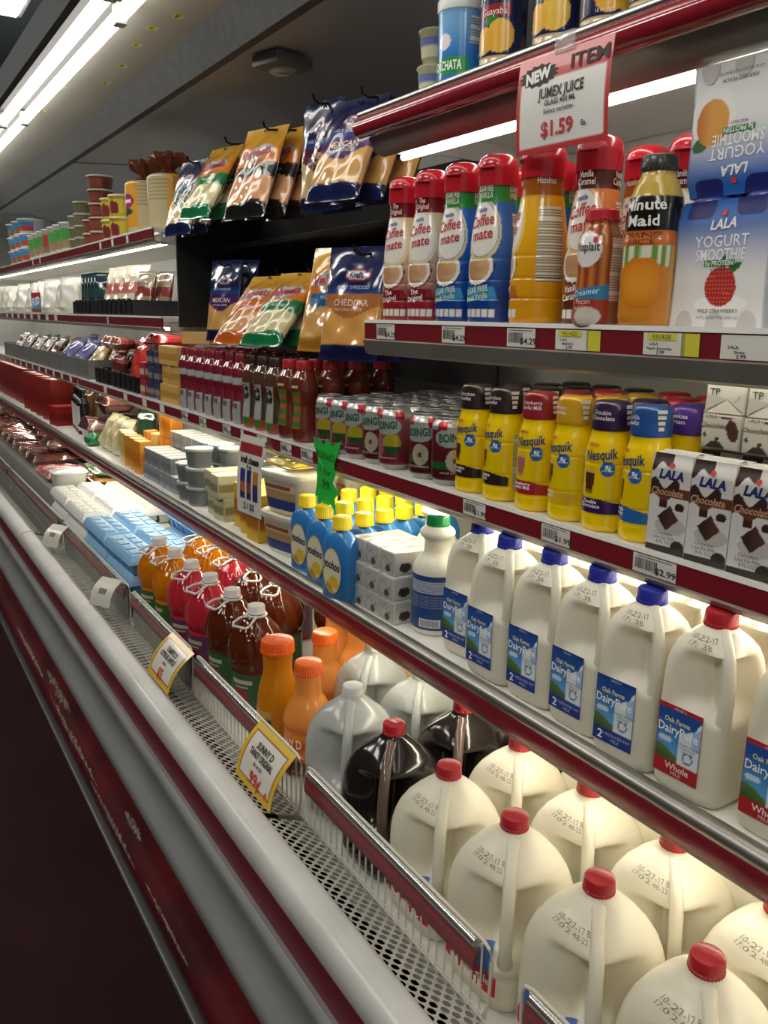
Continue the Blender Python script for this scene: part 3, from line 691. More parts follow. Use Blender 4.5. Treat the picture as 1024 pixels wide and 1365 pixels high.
# --- yogurt smoothie sleeves
def ypack(fruit, sub):
    W, D, Hh = .128, .058, .142
    def pa(u, z):
        t = z / Hh
        c = mix(lin('#eceae6'), lin('#1f62b8'), ss(.38, .95, t))
        if fruit == 'berry':
            if ell(u, z, .004, .047, .021, .022, .5) < 1: return lin('#b81f26') if (math.sin(u * 1500) * math.sin(z * 1500)) < .75 else lin('#e0a070')
            if ell(u, z, .018, .066, .013, .0045, .5) < 1 or ell(u, z, .006, .073, .004, .009) < 1: return lin('#2f6a2e')
            if ell(u, z, .006, .028, .036, .010) < 1: return lin('#f8f6f2')
        else:
            if ell(u, z, .036, .062, .022, .025) < 1: return mix(lin('#e0a04a'), lin('#c87838'), ss(0, .02, u - .036))
            if ell(u, z, .050, .084, .012, .008, .4) < 1: return lin('#3a6a30')
            if ell(u, z, .036, .056, .030, .03) < 1: return lin('#f2efe9')
        if z > Hh - .022 and (abs(abs(u) - .034) / .02) ** 4 + ((Hh - z) / .02) ** 4 < 1: return lin('#141f6a')
        if abs(u) > W / 2 - .002: return mix(c, lin('#1b4f9e'), .4)
        return c
    def outline(z):     # waisted silhouette of the sleeve
        return W / 2 * (1 - .05 * math.sin(PI * min(1, z / Hh)) - .10 * ss(.85, 1, z / Hh))
    m = MB(); ns, nz = 92, 98
    fm = lambda u, z, off=0.0: (-D / 2 * (1 - .12 * ss(.8, 1, z / Hh)) - off, -u * outline(z) / (W / 2), z)
    m.grid(-W / 2, W / 2, 0, Hh, ns, nz, fm, pa, 0)
    m.grid(-W / 2, W / 2, 0, Hh, ns, 12, lambda u, z, off=0: (D / 2 * (1 - .12 * ss(.8, 1, z / Hh)), u * outline(z) / (W / 2), z), lambda u, z: pa(-u, z), 0)
    for sgn in (-1, 1):
        m.grid(-D / 2, D / 2, 0, Hh, 8, 16, lambda u, z, off=0: (u * sgn * (1 - .12 * ss(.8, 1, z / Hh)) * -1, sgn * outline(z) * -1, z) if sgn < 0 else (u * (1 - .12 * ss(.8, 1, z / Hh)), -outline(z), z), lambda u, z: mix(lin('#d9dcdc'), lin('#1a4f9c'), ss(.3, .95, z / Hh)), 0)
    m.box(-D / 2, D / 2, -W / 2, W / 2, -.0004, .0012, 0, lin('#dcdad4'))
    t = MB()
    t.text('LALA', .0105, .0, .1155, fm, '#ffffff', .0009, bold=.03, shear=.25, tilt=.05); t.text('YOGURT', .0125, 0, .097, fm, '#ffffff', .0009, bold=.004); t.text('SMOOTHIE', .0125, 0, .0825, fm, '#ffffff', .0009, bold=.004, wmax=.068)
    t.grid(-.021, .021, .0695, .0765, 2, 2, fm, lambda u, z: lin('#3c8a3c'), .0008); t.text('5g PROTEIN', .0052, 0, .073, fm, '#ffffff', .0013, bold=.01)
    t.text('REAL FRUIT', .003, 0, .0655, fm, '#2a3a5a', .0009); t.text(sub, .0042, .004, .0205, fm, '#5a4a4a', .0009); t.text('4-7 FL OZ BOTTLES 28 FL OZ', .003, .004, .013, fm, '#3a4a7a', .0009)
    t.grid(-.003, .003, .124, .130, 2, 2, fm, lambda u, z: lin('#d8433a'), .001)
    ps = [('sleeve', m.mesh('sleeve', PM(.4, coat=.2), False), [('lettering', t.mesh('lettering', INK, False))])]
    for k, yy in enumerate((.034, -.034)):      # two caps and bottle feet showing
        c = MB(); Rev([(Hh - .016, .0235), (Hh - .014, .025), (Hh + .001, .025), (Hh + .004, .023), (Hh + .005, .0205), (Hh + .005, .001)]).build(c, seg=28); 
        ps.append(('bottle_cap', MBshift(c, 0, yy, 0).mesh('bottle_cap', M('#1c2f8f', .3, coat=.3))))
    for yy in (.041, -.001, -.043):
        c = MB(); pts = []
        for i in range(13):
            a = PI * i / 12; pts.append((-.012 * math.cos(a), .019 * math.sin(a)))
        c.add([fm(p - yy, z + .002, .0008) for p, z in pts], [tuple(range(13))], 0, lin('#cfcbc4')); ps.append(('bottle_foot', c.mesh('bottle_foot', PM(.3), False)))
    return ps
def MBshift(mb, dx, dy, dz):
    mb.v = [(x + dx, y + dy, z + dz) for x, y, z in mb.v]; return mb
yb = ypack('berry', 'WILD STRAWBERRY'); yp = ypack('peach', 'HARVEST PEACH')
place(yb, 'yogurt_pack', 'blue and white strawberry yogurt smoothie pack standing at the shelf front', 'yogurt pack', (.866, .626, Z2), 0, 'yogurt smoothie packs')
place(yb, 'yogurt_pack', 'blue yogurt smoothie pack cut off by the picture edge', 'yogurt pack', (.866, .484, Z2), 2, 'yogurt smoothie packs')
place(yp, 'yogurt_pack', 'upside-down peach yogurt smoothie pack lying on the lower pack', 'yogurt pack', (.884, .634, Z2 + .148 + .1425), 0, 'yogurt smoothie packs', rot=(PI, 0, math.radians(2)))
# --- top shelf juices
JB = Rev([(0, .030), (.004, .034), (.01, .0355), (.018, .0345), (.022, .0355), (.12, .0355), (.14, .033), (.155, .026), (.165, .021), (.18, .02)])
def juice(name, fruit1, fruit2):
    def pa(u, z):
        if z < .02: return lin('#c8b48a')
        if ell(u, z, -.014, .042, .019, .019) < 1: return lin(fruit1)
        if ell(u, z, .014, .046, .022, .023) < 1: return mix(lin(fruit2), lin(fruit1), .3 + .3 * math.sin(u * 600))
        if ell(u, z, 0, .068, .012, .007) < 1: return lin('#3d7a34')
        if .072 < z < .088: return lin('#a01e2c') if abs(u) < .03 else lin('#1a2148')
        return lin('#1c2348')
    m = MB(); JB.build(m, pa, 110, .0018)
    t = MB(); t.text('JUMEX', .0155, 0, .104, JB.pt, '#e9eef4', .001, bold=.02, wmax=.05); name and t.text(name, .0095, .003, .0795, JB.pt, '#f4e6d8', .001, wmax=.04); t.text('15 FL OZ', .004, -.02, .026, JB.pt, '#e8e8e0', .001)
    return [('bottle_body', m.mesh('bottle_body', SLEEVE, angle=70), [('lettering', t.mesh('lettering', INK, False))]), ('cap', capmesh(.021, .179, .197, '#1c2a6a'))]
jg, jm = juice('Guayaba', '#e0a838', '#e8b850'), juice('', '#e6b040', '#e8c050')
Z1 = 1.8145
for (sp, x, y, rz, l) in [(jg, .88, 1.082, 20, 'navy guava juice bottle on the top shelf beside the rice drink'), (jm, .88, .962, 15, 'navy mango juice bottle above the new item sign'), (jg, .885, .875, 70, 'navy juice bottle on the top shelf turned to its side'), (jm, .89, .795, 20, 'navy juice bottle with yellow fruit near the picture top edge'), (jg, .89, .705, 20, 'navy juice bottle on the top shelf above the yogurt packs'), (jm, .89, .6, 20, 'navy mango juice bottle last at the top shelf corner'), (jg, .965, 1.04, 20, 'navy juice bottle in the second row of the top shelf')]:
    place(sp, 'juice_bottle', l, 'juice bottle', (x, y, Z1), rz, 'juice bottles on the top shelf')
HP = Rev([(0, .034), (.004, .0365), (.105, .0375), (.11, .038), (.112, .038)])
def hp(u, z):
    if z < .006: return lin('#e8e8e6')
    if .018 < z < .042 and u < .035: return lin('#2f9a48')
    if ell(u, z, -.008, .065, .013, .012) < 1: return lin('#e6e6e2')
    if u > .036 and .06 < z < .1: return lin('#dfe6ec') if (z * 1000) % 4 > 1.3 else lin('#5a6a8a')
    return mix(lin('#2f78c4'), lin('#7ab0e0'), ss(.04, .1, z))
m = MB(); HP.build(m, hp, 100, .0018)
t = MB(); t.text('HORCHATA', .0135, -.006, .03, HP.pt, '#ffffff', .001, bold=.02, wmax=.06)
c = MB(); Rev([(.111, .039), (.113, .0395), (.128, .0395), (.13, .038), (.13, .001)]).build(c, seg=40)
place([('canister', m.mesh('canister', SLEEVE, angle=70), [('lettering', t.mesh('lettering', INK, False))]), ('lid', c.mesh('lid', M('#ecece8', .3)))], 'drink_canister', 'blue rice drink canister with white lid and green band', 'canister', (.88, 1.188, Z1), 20)
CUP = Rev([(0, .019), (.002, .0205), (.05, .0265), (.052, .0285), (.055, .0288), (.056, .028)])
m = MB(); CUP.build(m, seg=36); l = MB(); l.grid(-.03, .03, .012, .042, 24, 6, CUP.pt, lambda u, z: lin('#c9c4a0') if z < .03 else lin('#5f6aa0'), .0006)
cup = [('cup', m.mesh('cup', M('#b9b490', .15, coat=.6))), ('label', l.mesh('label', PAPER))]
place(cup, 'deli_cup', 'small clear deli cup at the bottom beside the rice drink', 'cup', (.893, 1.283, Z1), 10, 'deli cups at the shelf end')
place(cup, 'deli_cup', 'small clear deli cup stacked on another cup', 'cup', (.894, 1.281, Z1 + .0565), 10, 'deli cups at the shelf end')

# --- yellow flavoured milk
NP = Rev([(0, .028), (0.00388, .0315), (0.0097, .0325), (0.02134, .0325), (0.02328, .0318), (0.02716, .0325), (0.04365, .0325), (0.04559, .0318), (0.0485, .0325), (0.07275, .0325), (0.09506, .0325), (0.097, .0317), (0.1009, .0325), (0.1145, .0318), (0.1261, .0295), (0.1339, .0272), (0.1387, .0262), (0.1455, .0262)])
def nesq(band, cap, word, cup='#5a3018', capband=False):
    bd, ye, nv = lin(band), lin('#f2cf00'), lin('#1c2a72')
    def pa(u, z):
        z = z / .97
        if u > .042:
            return lin('#d8e0b8') if (.02 < z < .115 and (z * 1000) % 3.6 > 1.3) else (lin('#8a9a6a') if .02 < z < .115 else ye)
        if -.04 < u < .036 and .027 < z < .05 - max(0, u) * .2: return bd
        if ell(u, z, .012, .094, .0105, .0115) < 1: return lin('#2f6aa8')
        if abs(u + .016) < .0085 + (z - .07) * .1 and .057 < z < .086: return lin(cup) if z > .062 else mix(lin(cup), ye, .3)
        if ell(u, z, -.016, .087, .0095, .003) < 1: return lin('#d8b090')
        return ye
    m = MB(); NP.build(m, pa, 108, .0018)
    t = MB(); f = lambda u, z, off=0.0: NP.pt(u, z * .97, off)
    t.text('NESTLE', .0042, -.014, .1275, f, '#c8302a', .001, bold=.03); t.text('Nesquik', .0145, 0, .1145, f, '#1c2a72', .0011, bold=.018, shear=.12, tilt=.14, wmax=.048)
    t.text('8g', .006, .012, .0965, f, '#ffffff', .001, bold=.02); t.text('PROTEIN', .0026, .012, .0915, f, '#ffffff', .001)
    for i, s in enumerate(word): t.text(s, .0055, -.012, .0445 - i * .006, f, '#ffffff', .001, bold=.01, wmax=.034)
    c = MB(); Rev([(.1435, .0272), (.145, .0276), (.149, .0274), (.167, .0272), (.178, .0262), (.1825, .0238), (.184, .020), (.184, .001)]).build(c, seg=40)
    ct = MB(); CR = Rev([(.143, .0276), (.18, .0273)])
    for k, s in enumerate(word[:2]): ct.text(s, .006, -.004, .169 - k * .0076, CR.pt, '#eadfe8', .0006, bold=.01, wmax=.036)
    for i in range(4): ct.grid(.03 + .001 * i, .044 - .001 * i, .175 - i * .0075, .180 - i * .0075, 3, 1, CR.pt, lambda u, z: lin('#dfe0da'), .0007)
    return [('bottle_body', m.mesh('bottle_body', SLEEVE, angle=70), [('lettering', t.mesh('lettering', INK, False))]), ('cap', c.mesh('cap', M(cap, .35, coat=.3), angle=50), [('cap_print', ct.mesh('cap_print', INK, False))])]
nq = {'choc': nesq('#33201c', '#2c1c1c', ('Chocolate', 'Lowfat')), 'straw': nesq('#b0232c', '#8f1c26', ('Strawberry', 'Lowfat Milk'), '#c06a70'), 'ban': nesq('#e2b820', '#c99a14', ('Banana', 'Lowfat')), 'dbl': nesq('#3a1c5a', '#2f1840', ('Double', 'Chocolate')), 'van': nesq('#2a6cb0', '#1f4f94', ('Vanilla', 'Lowfat')), 'red': nesq('#b0232c', '#b81f2a', ('Strawberry', 'Lowfat'), '#c06a70'), 'pur': nesq('#4a2a8a', '#4a2a8a', ('Cookies', 'Cream'))}
Z3 = 1.1605
word = {'choc': 'black', 'straw': 'dark red', 'ban': 'gold', 'dbl': 'dark purple', 'van': 'blue', 'red': 'bright red', 'pur': 'violet'}
for (k, x, y, rz, l) in [('choc', .893, 1.122, 14, 'with black cap beside the drink cans'), ('choc', .893, 1.045, 2, 'with black cap beside the strawberry one'), ('straw', .893, .963, 22, 'with dark red cap and red band'), ('ban', .893, .888, 0, 'with gold cap and plain label'), ('dbl', .893, .817, 22, 'with dark purple cap and purple band'), ('van', .896, .749, -10, 'with blue cap beside the chocolate cartons')]:
    place(nq[k], 'flavoured_milk_bottle', 'yellow flavoured milk bottle %s' % l, 'milk bottle', (x, y, Z3), rz, 'yellow milk drinks, front row')
for r, (x, row) in enumerate([(.963, ['choc', 'choc', 'straw', 'ban', 'dbl', 'pur']), (1.033, ['choc', 'choc', 'red', 'ban', 'red', 'ban']), (1.103, ['choc', 'choc', 'choc', 'red', 'red', 'red'])]):
    for i, k in enumerate(row):
        place(nq[k], 'flavoured_milk_bottle', 'yellow milk drink with %s cap, %s row back, %s from the cans' % (word[k], ORD[r + 1], ORD[i]), 'milk bottle', (x, 1.1 - i * .0725, Z3), random.uniform(-15, 25), 'yellow milk drinks, rear rows')
# --- drink cans
CAN = Rev([(0, .024), (.0015, .0255), (.004, .0262), (.010, .031), (.014, .033), (.106, .033), (.112, .0305), (.117, .0275), (.119, .0272), (.121, .0278), (.1222, .0272)])
def can(kind):
    def pa(u, z):
        if z < .011 or z > .114: return lin('#b9b9b6')
        if z > .1: return lin('#c9ccc8') if (u + .03) % .05 > .02 else lin('#c03a44')
        if ell(u, z, 0, .086, .034, .017) < 1: return lin('#cfd3cc')
        if kind == 'guava':
            if ell(u, z, .014, .052, .02, .02) < 1: return lin('#d8c838') if z > .046 else lin('#2f6a3a')
            if ell(u, z, -.022, .046, .02, .024) < 1: return lin('#d0707c')
            if ell(u, z, -.04, .03, .012, .01) < 1: return lin('#3a7a44')
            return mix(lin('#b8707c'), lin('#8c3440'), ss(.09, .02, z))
        if ell(u, z, .006, .046, .017, .02) < 1: return lin('#dcd6bc') if ell(u, z, .006, .046, .004, .005) > 1 else lin('#6a5a3a')
        if ell(u, z, .002, .066, .012, .008) < 1: return lin('#7a1e22')
        if u < -.006 and .03 < z < .044: return lin('#2f7a40')
        if u > .04: return lin('#2f6a4a')
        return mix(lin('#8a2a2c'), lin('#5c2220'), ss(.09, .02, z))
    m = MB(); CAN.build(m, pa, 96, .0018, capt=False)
    t = MB(); t.text('BOING!', .0145, 0, .0875, CAN.pt, '#1c5c44', .0008, bold=.035, tilt=.08, wmax=.05); t.text('HECHO EN MEXICO', .0035, .002, .024, CAN.pt, '#e8e0d4', .0008)
    l = MB(); Rev([(.1205, .0272), (.1215, .0262), (.1185, .0255), (.1185, .001)]).build(l, seg=32)
    tb = MB(); tb.bbox(-.011, .006, -.006, .006, .1186, .1198, .0005)
    return [('can_body', m.mesh('can_body', PM(.3, .55), angle=60), [('lettering', t.mesh('lettering', INK, False))]), ('can_top', l.mesh('can_top', M('#a9a9a6', .3, 1.0), angle=30), [('pull_tab', tb.mesh('pull_tab', M('#8c8c8a', .3, 1.0)))])]
cang, cana = can('guava'), can('apple')
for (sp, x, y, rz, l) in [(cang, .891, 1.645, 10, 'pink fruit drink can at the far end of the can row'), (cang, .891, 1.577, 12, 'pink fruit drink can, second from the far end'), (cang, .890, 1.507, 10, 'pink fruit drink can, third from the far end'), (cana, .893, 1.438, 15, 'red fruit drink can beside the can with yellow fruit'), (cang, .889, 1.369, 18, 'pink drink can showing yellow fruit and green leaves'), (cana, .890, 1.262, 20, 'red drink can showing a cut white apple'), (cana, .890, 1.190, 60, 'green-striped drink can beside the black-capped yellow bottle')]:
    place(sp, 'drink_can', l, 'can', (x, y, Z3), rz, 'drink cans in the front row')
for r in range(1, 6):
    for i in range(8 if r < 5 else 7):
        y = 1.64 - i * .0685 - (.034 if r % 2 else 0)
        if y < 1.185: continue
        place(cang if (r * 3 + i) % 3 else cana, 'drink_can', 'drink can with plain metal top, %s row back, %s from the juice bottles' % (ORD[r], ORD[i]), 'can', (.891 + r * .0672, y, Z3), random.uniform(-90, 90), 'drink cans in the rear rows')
# --- chocolate milk cartons
def carton():
    W, D, Hh = .056, .046, .129; q = .119 / .129
    wh, br, b2 = lin('#dcdad6'), lin('#3c2420'), lin('#6a3a2a')
    def pa(u, z):
        z *= q
        if z > .1 + (u + .029) * .35 + .004 * math.sin(u * 300) and u < .0: return br
        e = math.sin(u * 210) * .006
        if .066 + e * .6 < z < .084 + e and u < .013: return mix(br, b2, ss(.08, .066, z))
        if .068 < z < .080 and u > .0: return b2
        if abs(u + .008) < .006 and .055 < z < .068 or ell(u, z, .016, .058, .007, .005) < 1: return br
        a, b = (u - .001), (z - .043)
        if abs(a * .75 + b * .66) < .0115 and abs(-a * .66 + b * .75) < .0105: return mix(lin('#3a2522'), lin('#5a3a30'), ss(-.01, .01, a))
        if ell(u, z, .005, .034, .022, .011) < 1: return lin('#c4bfb8')
        if z < .009 or ell(u, z, .018, .009, .010, .009) < 1: return lin('#39302e')
        return wh
    m = MB(); f = lambda u, z, off=0.0: (-D / 2 + (.006 * ss(.108, .129, z)) - off, -u, z)
    m.grid(-W / 2, W / 2, 0, Hh, 44, 90, f, pa, 0)
    m.grid(-D / 2, D / 2, 0, Hh, 12, 24, lambda u, z, off=0: (u + .006 * ss(.108, .129, z) * (1 - (u + D / 2) / D), -W / 2, z), lambda u, z: lin('#cfcdc8') if (.02 < z < .09 and (z * 1000) % 5 > 1.5) or z < .02 or z > .09 else lin('#8d8a84'), 0)
    m.grid(-D / 2, D / 2, 0, Hh, 4, 4, lambda u, z, off=0: (-u, W / 2, z), lambda u, z: wh, 0)
    m.grid(-W / 2, W / 2, 0, Hh, 4, 4, lambda u, z, off=0: (D / 2, u, z), lambda u, z: wh, 0)
    m.add([(-D / 2 + .006, W / 2, Hh), (D / 2, W / 2, Hh), (D / 2, -W / 2, Hh), (-D / 2 + .006, -W / 2, Hh)], [(0, 3, 2, 1)], 0, lin('#e4e2de'))
    m.box(-D / 2, D / 2, -W / 2, W / 2, 0, .001, 0, lin('#b9b7b2'))
    f0 = f; f = lambda u, z, off=0.0: f0(u, z / q, off)
    t = MB(); t.text('LALA', .0105, .001, .095, f, '#232c6c', .0008, bold=.05, shear=.2, tilt=-.02); t.text('Chocolate', .0085, -.003, .0745, f, '#c99a78', .0008, bold=.025, shear=.2, wmax=.046)
    for i, s in enumerate(('Chocolate', 'Low Fat Milk', '8 FL OZ')): t.text(s, .0042, -.002, .0245 - i * .0055, f, '#6a655f', .0008)
    t.add([f(-.004, .1035, .001), f(.001, .102, .001), f(.004, .106, .001), (f(.002, .109, .001)), f(-.003, .109, .001)], [(0, 1, 2, 3, 4)], 0, lin('#c8453a'))
    fl = MB(); z0 = Hh + .0004                     # folded flap on the roof
    fl.add([(-.01, .024, z0), (-.01, -.024, z0), (.01, -.024, z0), (.01, .024, z0), (0, .026, z0 + .0025), (0, -.026, z0 + .0025)], [(0, 1, 5, 4), (4, 5, 2, 3), (0, 4, 3), (1, 2, 5)], 0, lin('#d4d2ce'))
    lg = MB()
    fb = lambda u, z, off=0.0: (u, z, -off)
    return [('carton_body', m.mesh('carton_body', PM(.38, coat=.15), False), [('lettering', t.mesh('lettering', INK, False))]), ('folded_flap', fl.mesh('folded_flap', PM(.4), False))]
def carton_end():
    """the same carton lying on its back, folded base with triangular ears towards the aisle"""
    W, D, L = .056, .042, .129
    m = MB(); m.bbox(-.03, L - .03, -W / 2, W / 2, 0, D, .0025, 0, lin('#cfcdc8'))
    t = MB(); f = front(-.0302)
    t.add([f(-.027, .002, .0012), f(.004, .020, .0030), f(-.026, .024, .0008)], [(0, 1, 2)], 0, lin('#b4b2ae'))
    t.add([f(.027, .003, .0012), f(.026, .030, .0008), f(.004, .020, .003)], [(0, 1, 2)], 0, lin('#c4c2bd'))
    t.add([f(-.025, .001, .0012), f(.025, .001, .0012), f(.004, .019, .0035)], [(0, 1, 2)], 0, lin('#dddbd6'))
    p = MB(); p.text('TP', .009, -.014, .028, f, '#3a3836', .0026, bold=.01); p.text('Tetra', .0035, .018, .02, f, '#55524e', .0034, tilt=1.0)
    return [('carton_body', m.mesh('carton_body', PM(.38, coat=.15), angle=30)), ('folded_ears', t.mesh('folded_ears', PM(.4), False), [('lettering', p.mesh('lettering', INK, False))])]
def carton_side():
    W, D, L = .056, .0455, .129
    m = MB(); m.bbox(-.03, L - .03, -W / 2, W / 2, 0, D, .0025, 0, lin('#c9c6c0'))
    f = front(-.0302)
    def pa(u, z):
        if ell(u, z, .016, .026, .008, .014, .3) < 1: return lin('#4a2c26')
        if ell(u, z, -.006, .0, .014, .011) < 1 or ell(u, z, .006, .05, .016, .01) < 1: return lin('#3a2a28')
        if ell(u, z, -.022, .018, .0025, .003) < 1 or ell(u, z, -.004, .014, .003, .003) < 1: return lin('#3a3230')
        return lin('#c9c6c0')
    g = MB(); g.grid(-.0255, .0255, .0025, .043, 26, 22, f, pa, .0004)
    t = MB(); t.text('Chocolate', .006, -.010, .031, f, '#6a6460', .001, bold=.02); t.text('LALA', .005, -.014, .043, f, '#55504c', .001)
    return [('carton_body', m.mesh('carton_body', PM(.38, coat=.15), angle=30)), ('print_panel', g.mesh('print_panel', PM(.4), False), [('lettering', t.mesh('lettering', INK, False))])]
ct, ce, cs = carton(), carton_end(), carton_side()
cy = [.685, .624, .563, .502, .441]
pos = ['beside the blue-capped yellow bottle', 'second from the yellow bottles', 'third from the yellow bottles', 'at the picture edge', 'beyond the picture edge']
for i, y in enumerate(cy):
    place(ct, 'milk_carton', 'upright white chocolate milk carton in the front row, %s' % pos[i], 'carton', (.885, y, Z3), 6, 'chocolate milk cartons in front')
    place(ct, 'milk_carton', 'upright chocolate milk carton hidden low in the second row, %s' % pos[i], 'carton', (.958, y - .014, Z3), 2, 'chocolate milk cartons behind')
    place(cs, 'milk_carton', 'lying chocolate milk carton with brown blots, middle of the stack, %s' % pos[i], 'carton', (.962, y - .014, Z3 + .1325), 5, 'lying chocolate milk cartons')
    place(ce, 'milk_carton', 'lying carton showing its folded end on top of the stack, %s' % pos[i], 'carton', (.965, y - .014, Z3 + .1785), 5, 'lying chocolate milk cartons')

# --- blue flask bottles with yellow caps
FL = Rev([(0, .042, 4), (.004, .046, 4), (.1, .0465, 4), (.115, .046, 4), (.128, .043, 3.4), (.138, .036, 3), (.146, .026, 2.4), (.15, .0195, 2), (.156, .0185, 2)], sx=.52, R=.0465)
def flp(u, z): return lin('#2c78b8')
m = MB(); FL.build(m, seg=48)
f = lambda u, z, off=0.0: (-.0248 - off, -u, z)
l = MB()
def fpa(u, z):
    e = ell(u, z, 0, .064, .031, .049)
    if e > .9: return lin('#c9b24a')
    if ell(u, z, .006, .040, .017, .015) < 1: return lin('#d9b23a')
    if ell(u, z, -.006, .028, .013, .01) < 1: return lin('#b8862e')
    return lin('#d8d2b4')
for j in range(1, 9):
    pass
NS = 28
vs = [f(0, .064, .0008)]; cs2 = [fpa(0, .064)]; fs = []
for r_ in range(1, 9):
    for k in range(NS):
        a = 2 * PI * k / NS; u, z = .031 * r_ / 8 * math.cos(a), .064 + .049 * r_ / 8 * math.sin(a); vs.append(f(u, z, .0008)); cs2.append(fpa(u, z))
fs += [(0, 1 + k, 1 + (k + 1) % NS) for k in range(NS)]
for r_ in range(7):
    fs += [(1 + r_ * NS + k, 1 + (r_ + 1) * NS + k, 1 + (r_ + 1) * NS + (k + 1) % NS, 1 + r_ * NS + (k + 1) % NS) for k in range(NS)]
l.add(vs, fs, 0, cs2)
t = MB(); t.text('yoohoo', .019, 0, .078, f, '#26204a', .0014, bold=.03, tilt=-.1, wmax=.054)
flask = [('bottle_body', m.mesh('bottle_body', M('#2b79bd', .32, coat=.25), angle=60)), ('cap', capmesh(.0195, .151, .178, '#efd21a', seg=28, rough=.4)), ('label', l.mesh('label', PM(.4), False), [('lettering', t.mesh('lettering', INK, False))])]
Z4 = .8755
fl_rows = [[(.808, 1.664), (.792, 1.552), (.777, 1.446)], [(.866, 1.667), (.848, 1.56), (.834, 1.452)], [(.922, 1.672), (.904, 1.565), (.889, 1.46)], [(.978, 1.676), (.96, 1.572), (.945, 1.468)], [(1.034, 1.68), (1.016, 1.578), (1.001, 1.474)], [(1.09, 1.684), (1.072, 1.582), (1.057, 1.482)]]
for r, row in enumerate(fl_rows):
    for i, (x, y) in enumerate(row):
        place(flask, 'drink_bottle', 'blue flat drink bottle with yellow cap, %s row from the aisle, %s from the tubs' % (ORD[r], ORD[i]), 'drink bottle', (x + .035, y, Z4), 8, 'blue bottles with yellow caps')
# --- silver cartons in lying packs
def silver():
    m = MB(); m.bbox(0, .112, -.026, .026, 0, .046, .003, 0, lin('#cfcdc6'))
    f = front(-.0002); s = side(-.0262)
    g = MB()
    def pe(u, z):
        if ell(u, z, .004, .012, .009, .008) < 1: return lin('#5a4a40')
        return lin('#c9c6be') if (u * 320 + z * 700 + math.sin(u * 300) * 4) % 17 > 3 else lin('#a19d96')
    g.grid(-.022, .022, .004, .042, 16, 14, f, pe, .0004)
    def pf(u, z):
        if ell(u, z, .025, .016, .013, .010) < 1: return lin('#4a3a34')
        if .05 < u < .105 and .012 < z < .032: return lin('#44494c') if (u * 1000) % 9 > 4 else lin('#c9c6be')
        return lin('#d4d2cb')
    g.grid(.004, .108, .004, .042, 60, 12, s, pf, .0004)
    tp = topm(.0462)
    g.grid(-.022, .022, .004, .108, 8, 30, tp, lambda u, z: lin('#e2e0da') if abs(u - .004 * math.sin(z * 90)) > .004 else lin('#a9a49a'), .0003)
    return [('carton_body', m.mesh('carton_body', PM(.3, .3), angle=30)), ('print_panel', g.mesh('print_panel', PM(.32, .25), False))]
sv = silver()
lay = ['bottom', 'middle', 'top']
for L in range(3):
    for c in range(3):
        x, y = (.820, 1.282 + c * .0545) if L < 2 else (.826, 1.284 + c * .0545)
        place(sv, 'silver_carton', 'silver foil drink carton lying in the %s layer, %s from the green-capped milk' % (lay[L], ORD[c]), 'carton', (x, y + L * .004, Z4 + L * .0472), -2 if L == 2 else 0, 'silver cartons stacked beside the blue bottles')
# --- large spread tubs
def big_tub(lidcol, bodycol, lw, lh):
    T_ = Rev([(0, .066, 4), (.004, .070, 4), (lh - .012, .080, 4.5), (lh - .01, .083, 4.5), (lh, .083, 4.5)], sx=.9)
    m = MB(); T_.build(m, seg=56)
    l = MB(); Rev([(lh - .006, .0845, 4.5), (lh - .004, .086, 4.5), (lh + .006, .086, 4.5), (lh + .008, .083, 4.5), (lh + .006, .078, 4.5), (lh + .006, .002, 3)], sx=.9).build(l, seg=56)
    g = MB(); g.grid(-.05, .05, .012, lh - .02, 30, 24, T_.pt, lambda u, z: lin('#c9b694') if z > lh * .62 else (lin('#2a3a7a') if z < lh * .38 else lin('#a88a5a')), .0008)
    p = MB(); p.grid(-.03, .028, lh * .66, lh * .76, 8, 1, T_.pt, lambda u, z: lin('#8a4a30'), .0014)
    return [('tub_body', m.mesh('tub_body', M(bodycol, .35, coat=.2), angle=60)), ('lid', l.mesh('lid', M(lidcol, .3, coat=.3), angle=40)), ('label', g.mesh('label', PM(.45)), [('print_band', p.mesh('print_band', INK, False))])]
tubA, tubB = big_tub('#d9d5c2', '#ddd9c6', 0, .096), big_tub('#e0c01e', '#ddd9c6', 0, .09)
place(tubA, 'spread_tub', 'large cream spread tub standing on the shelf below another tub', 'tub', (.90, 1.82, Z4), 10, 'large spread tubs')
place(tubA, 'spread_tub', 'large cream spread tub on top of the stack behind the cheese sign', 'tub', (.90, 1.815, Z4 + .1045), 12, 'large spread tubs')
place(tubB, 'spread_tub', 'yellow-lidded spread tub behind the cream tubs', 'tub', (1.07, 1.83, Z4), 5, 'large spread tubs')
place(tubB, 'spread_tub', 'yellow-lidded spread tub stacked behind the cream tubs', 'tub', (1.07, 1.83, Z4 + .0985), 5, 'large spread tubs')
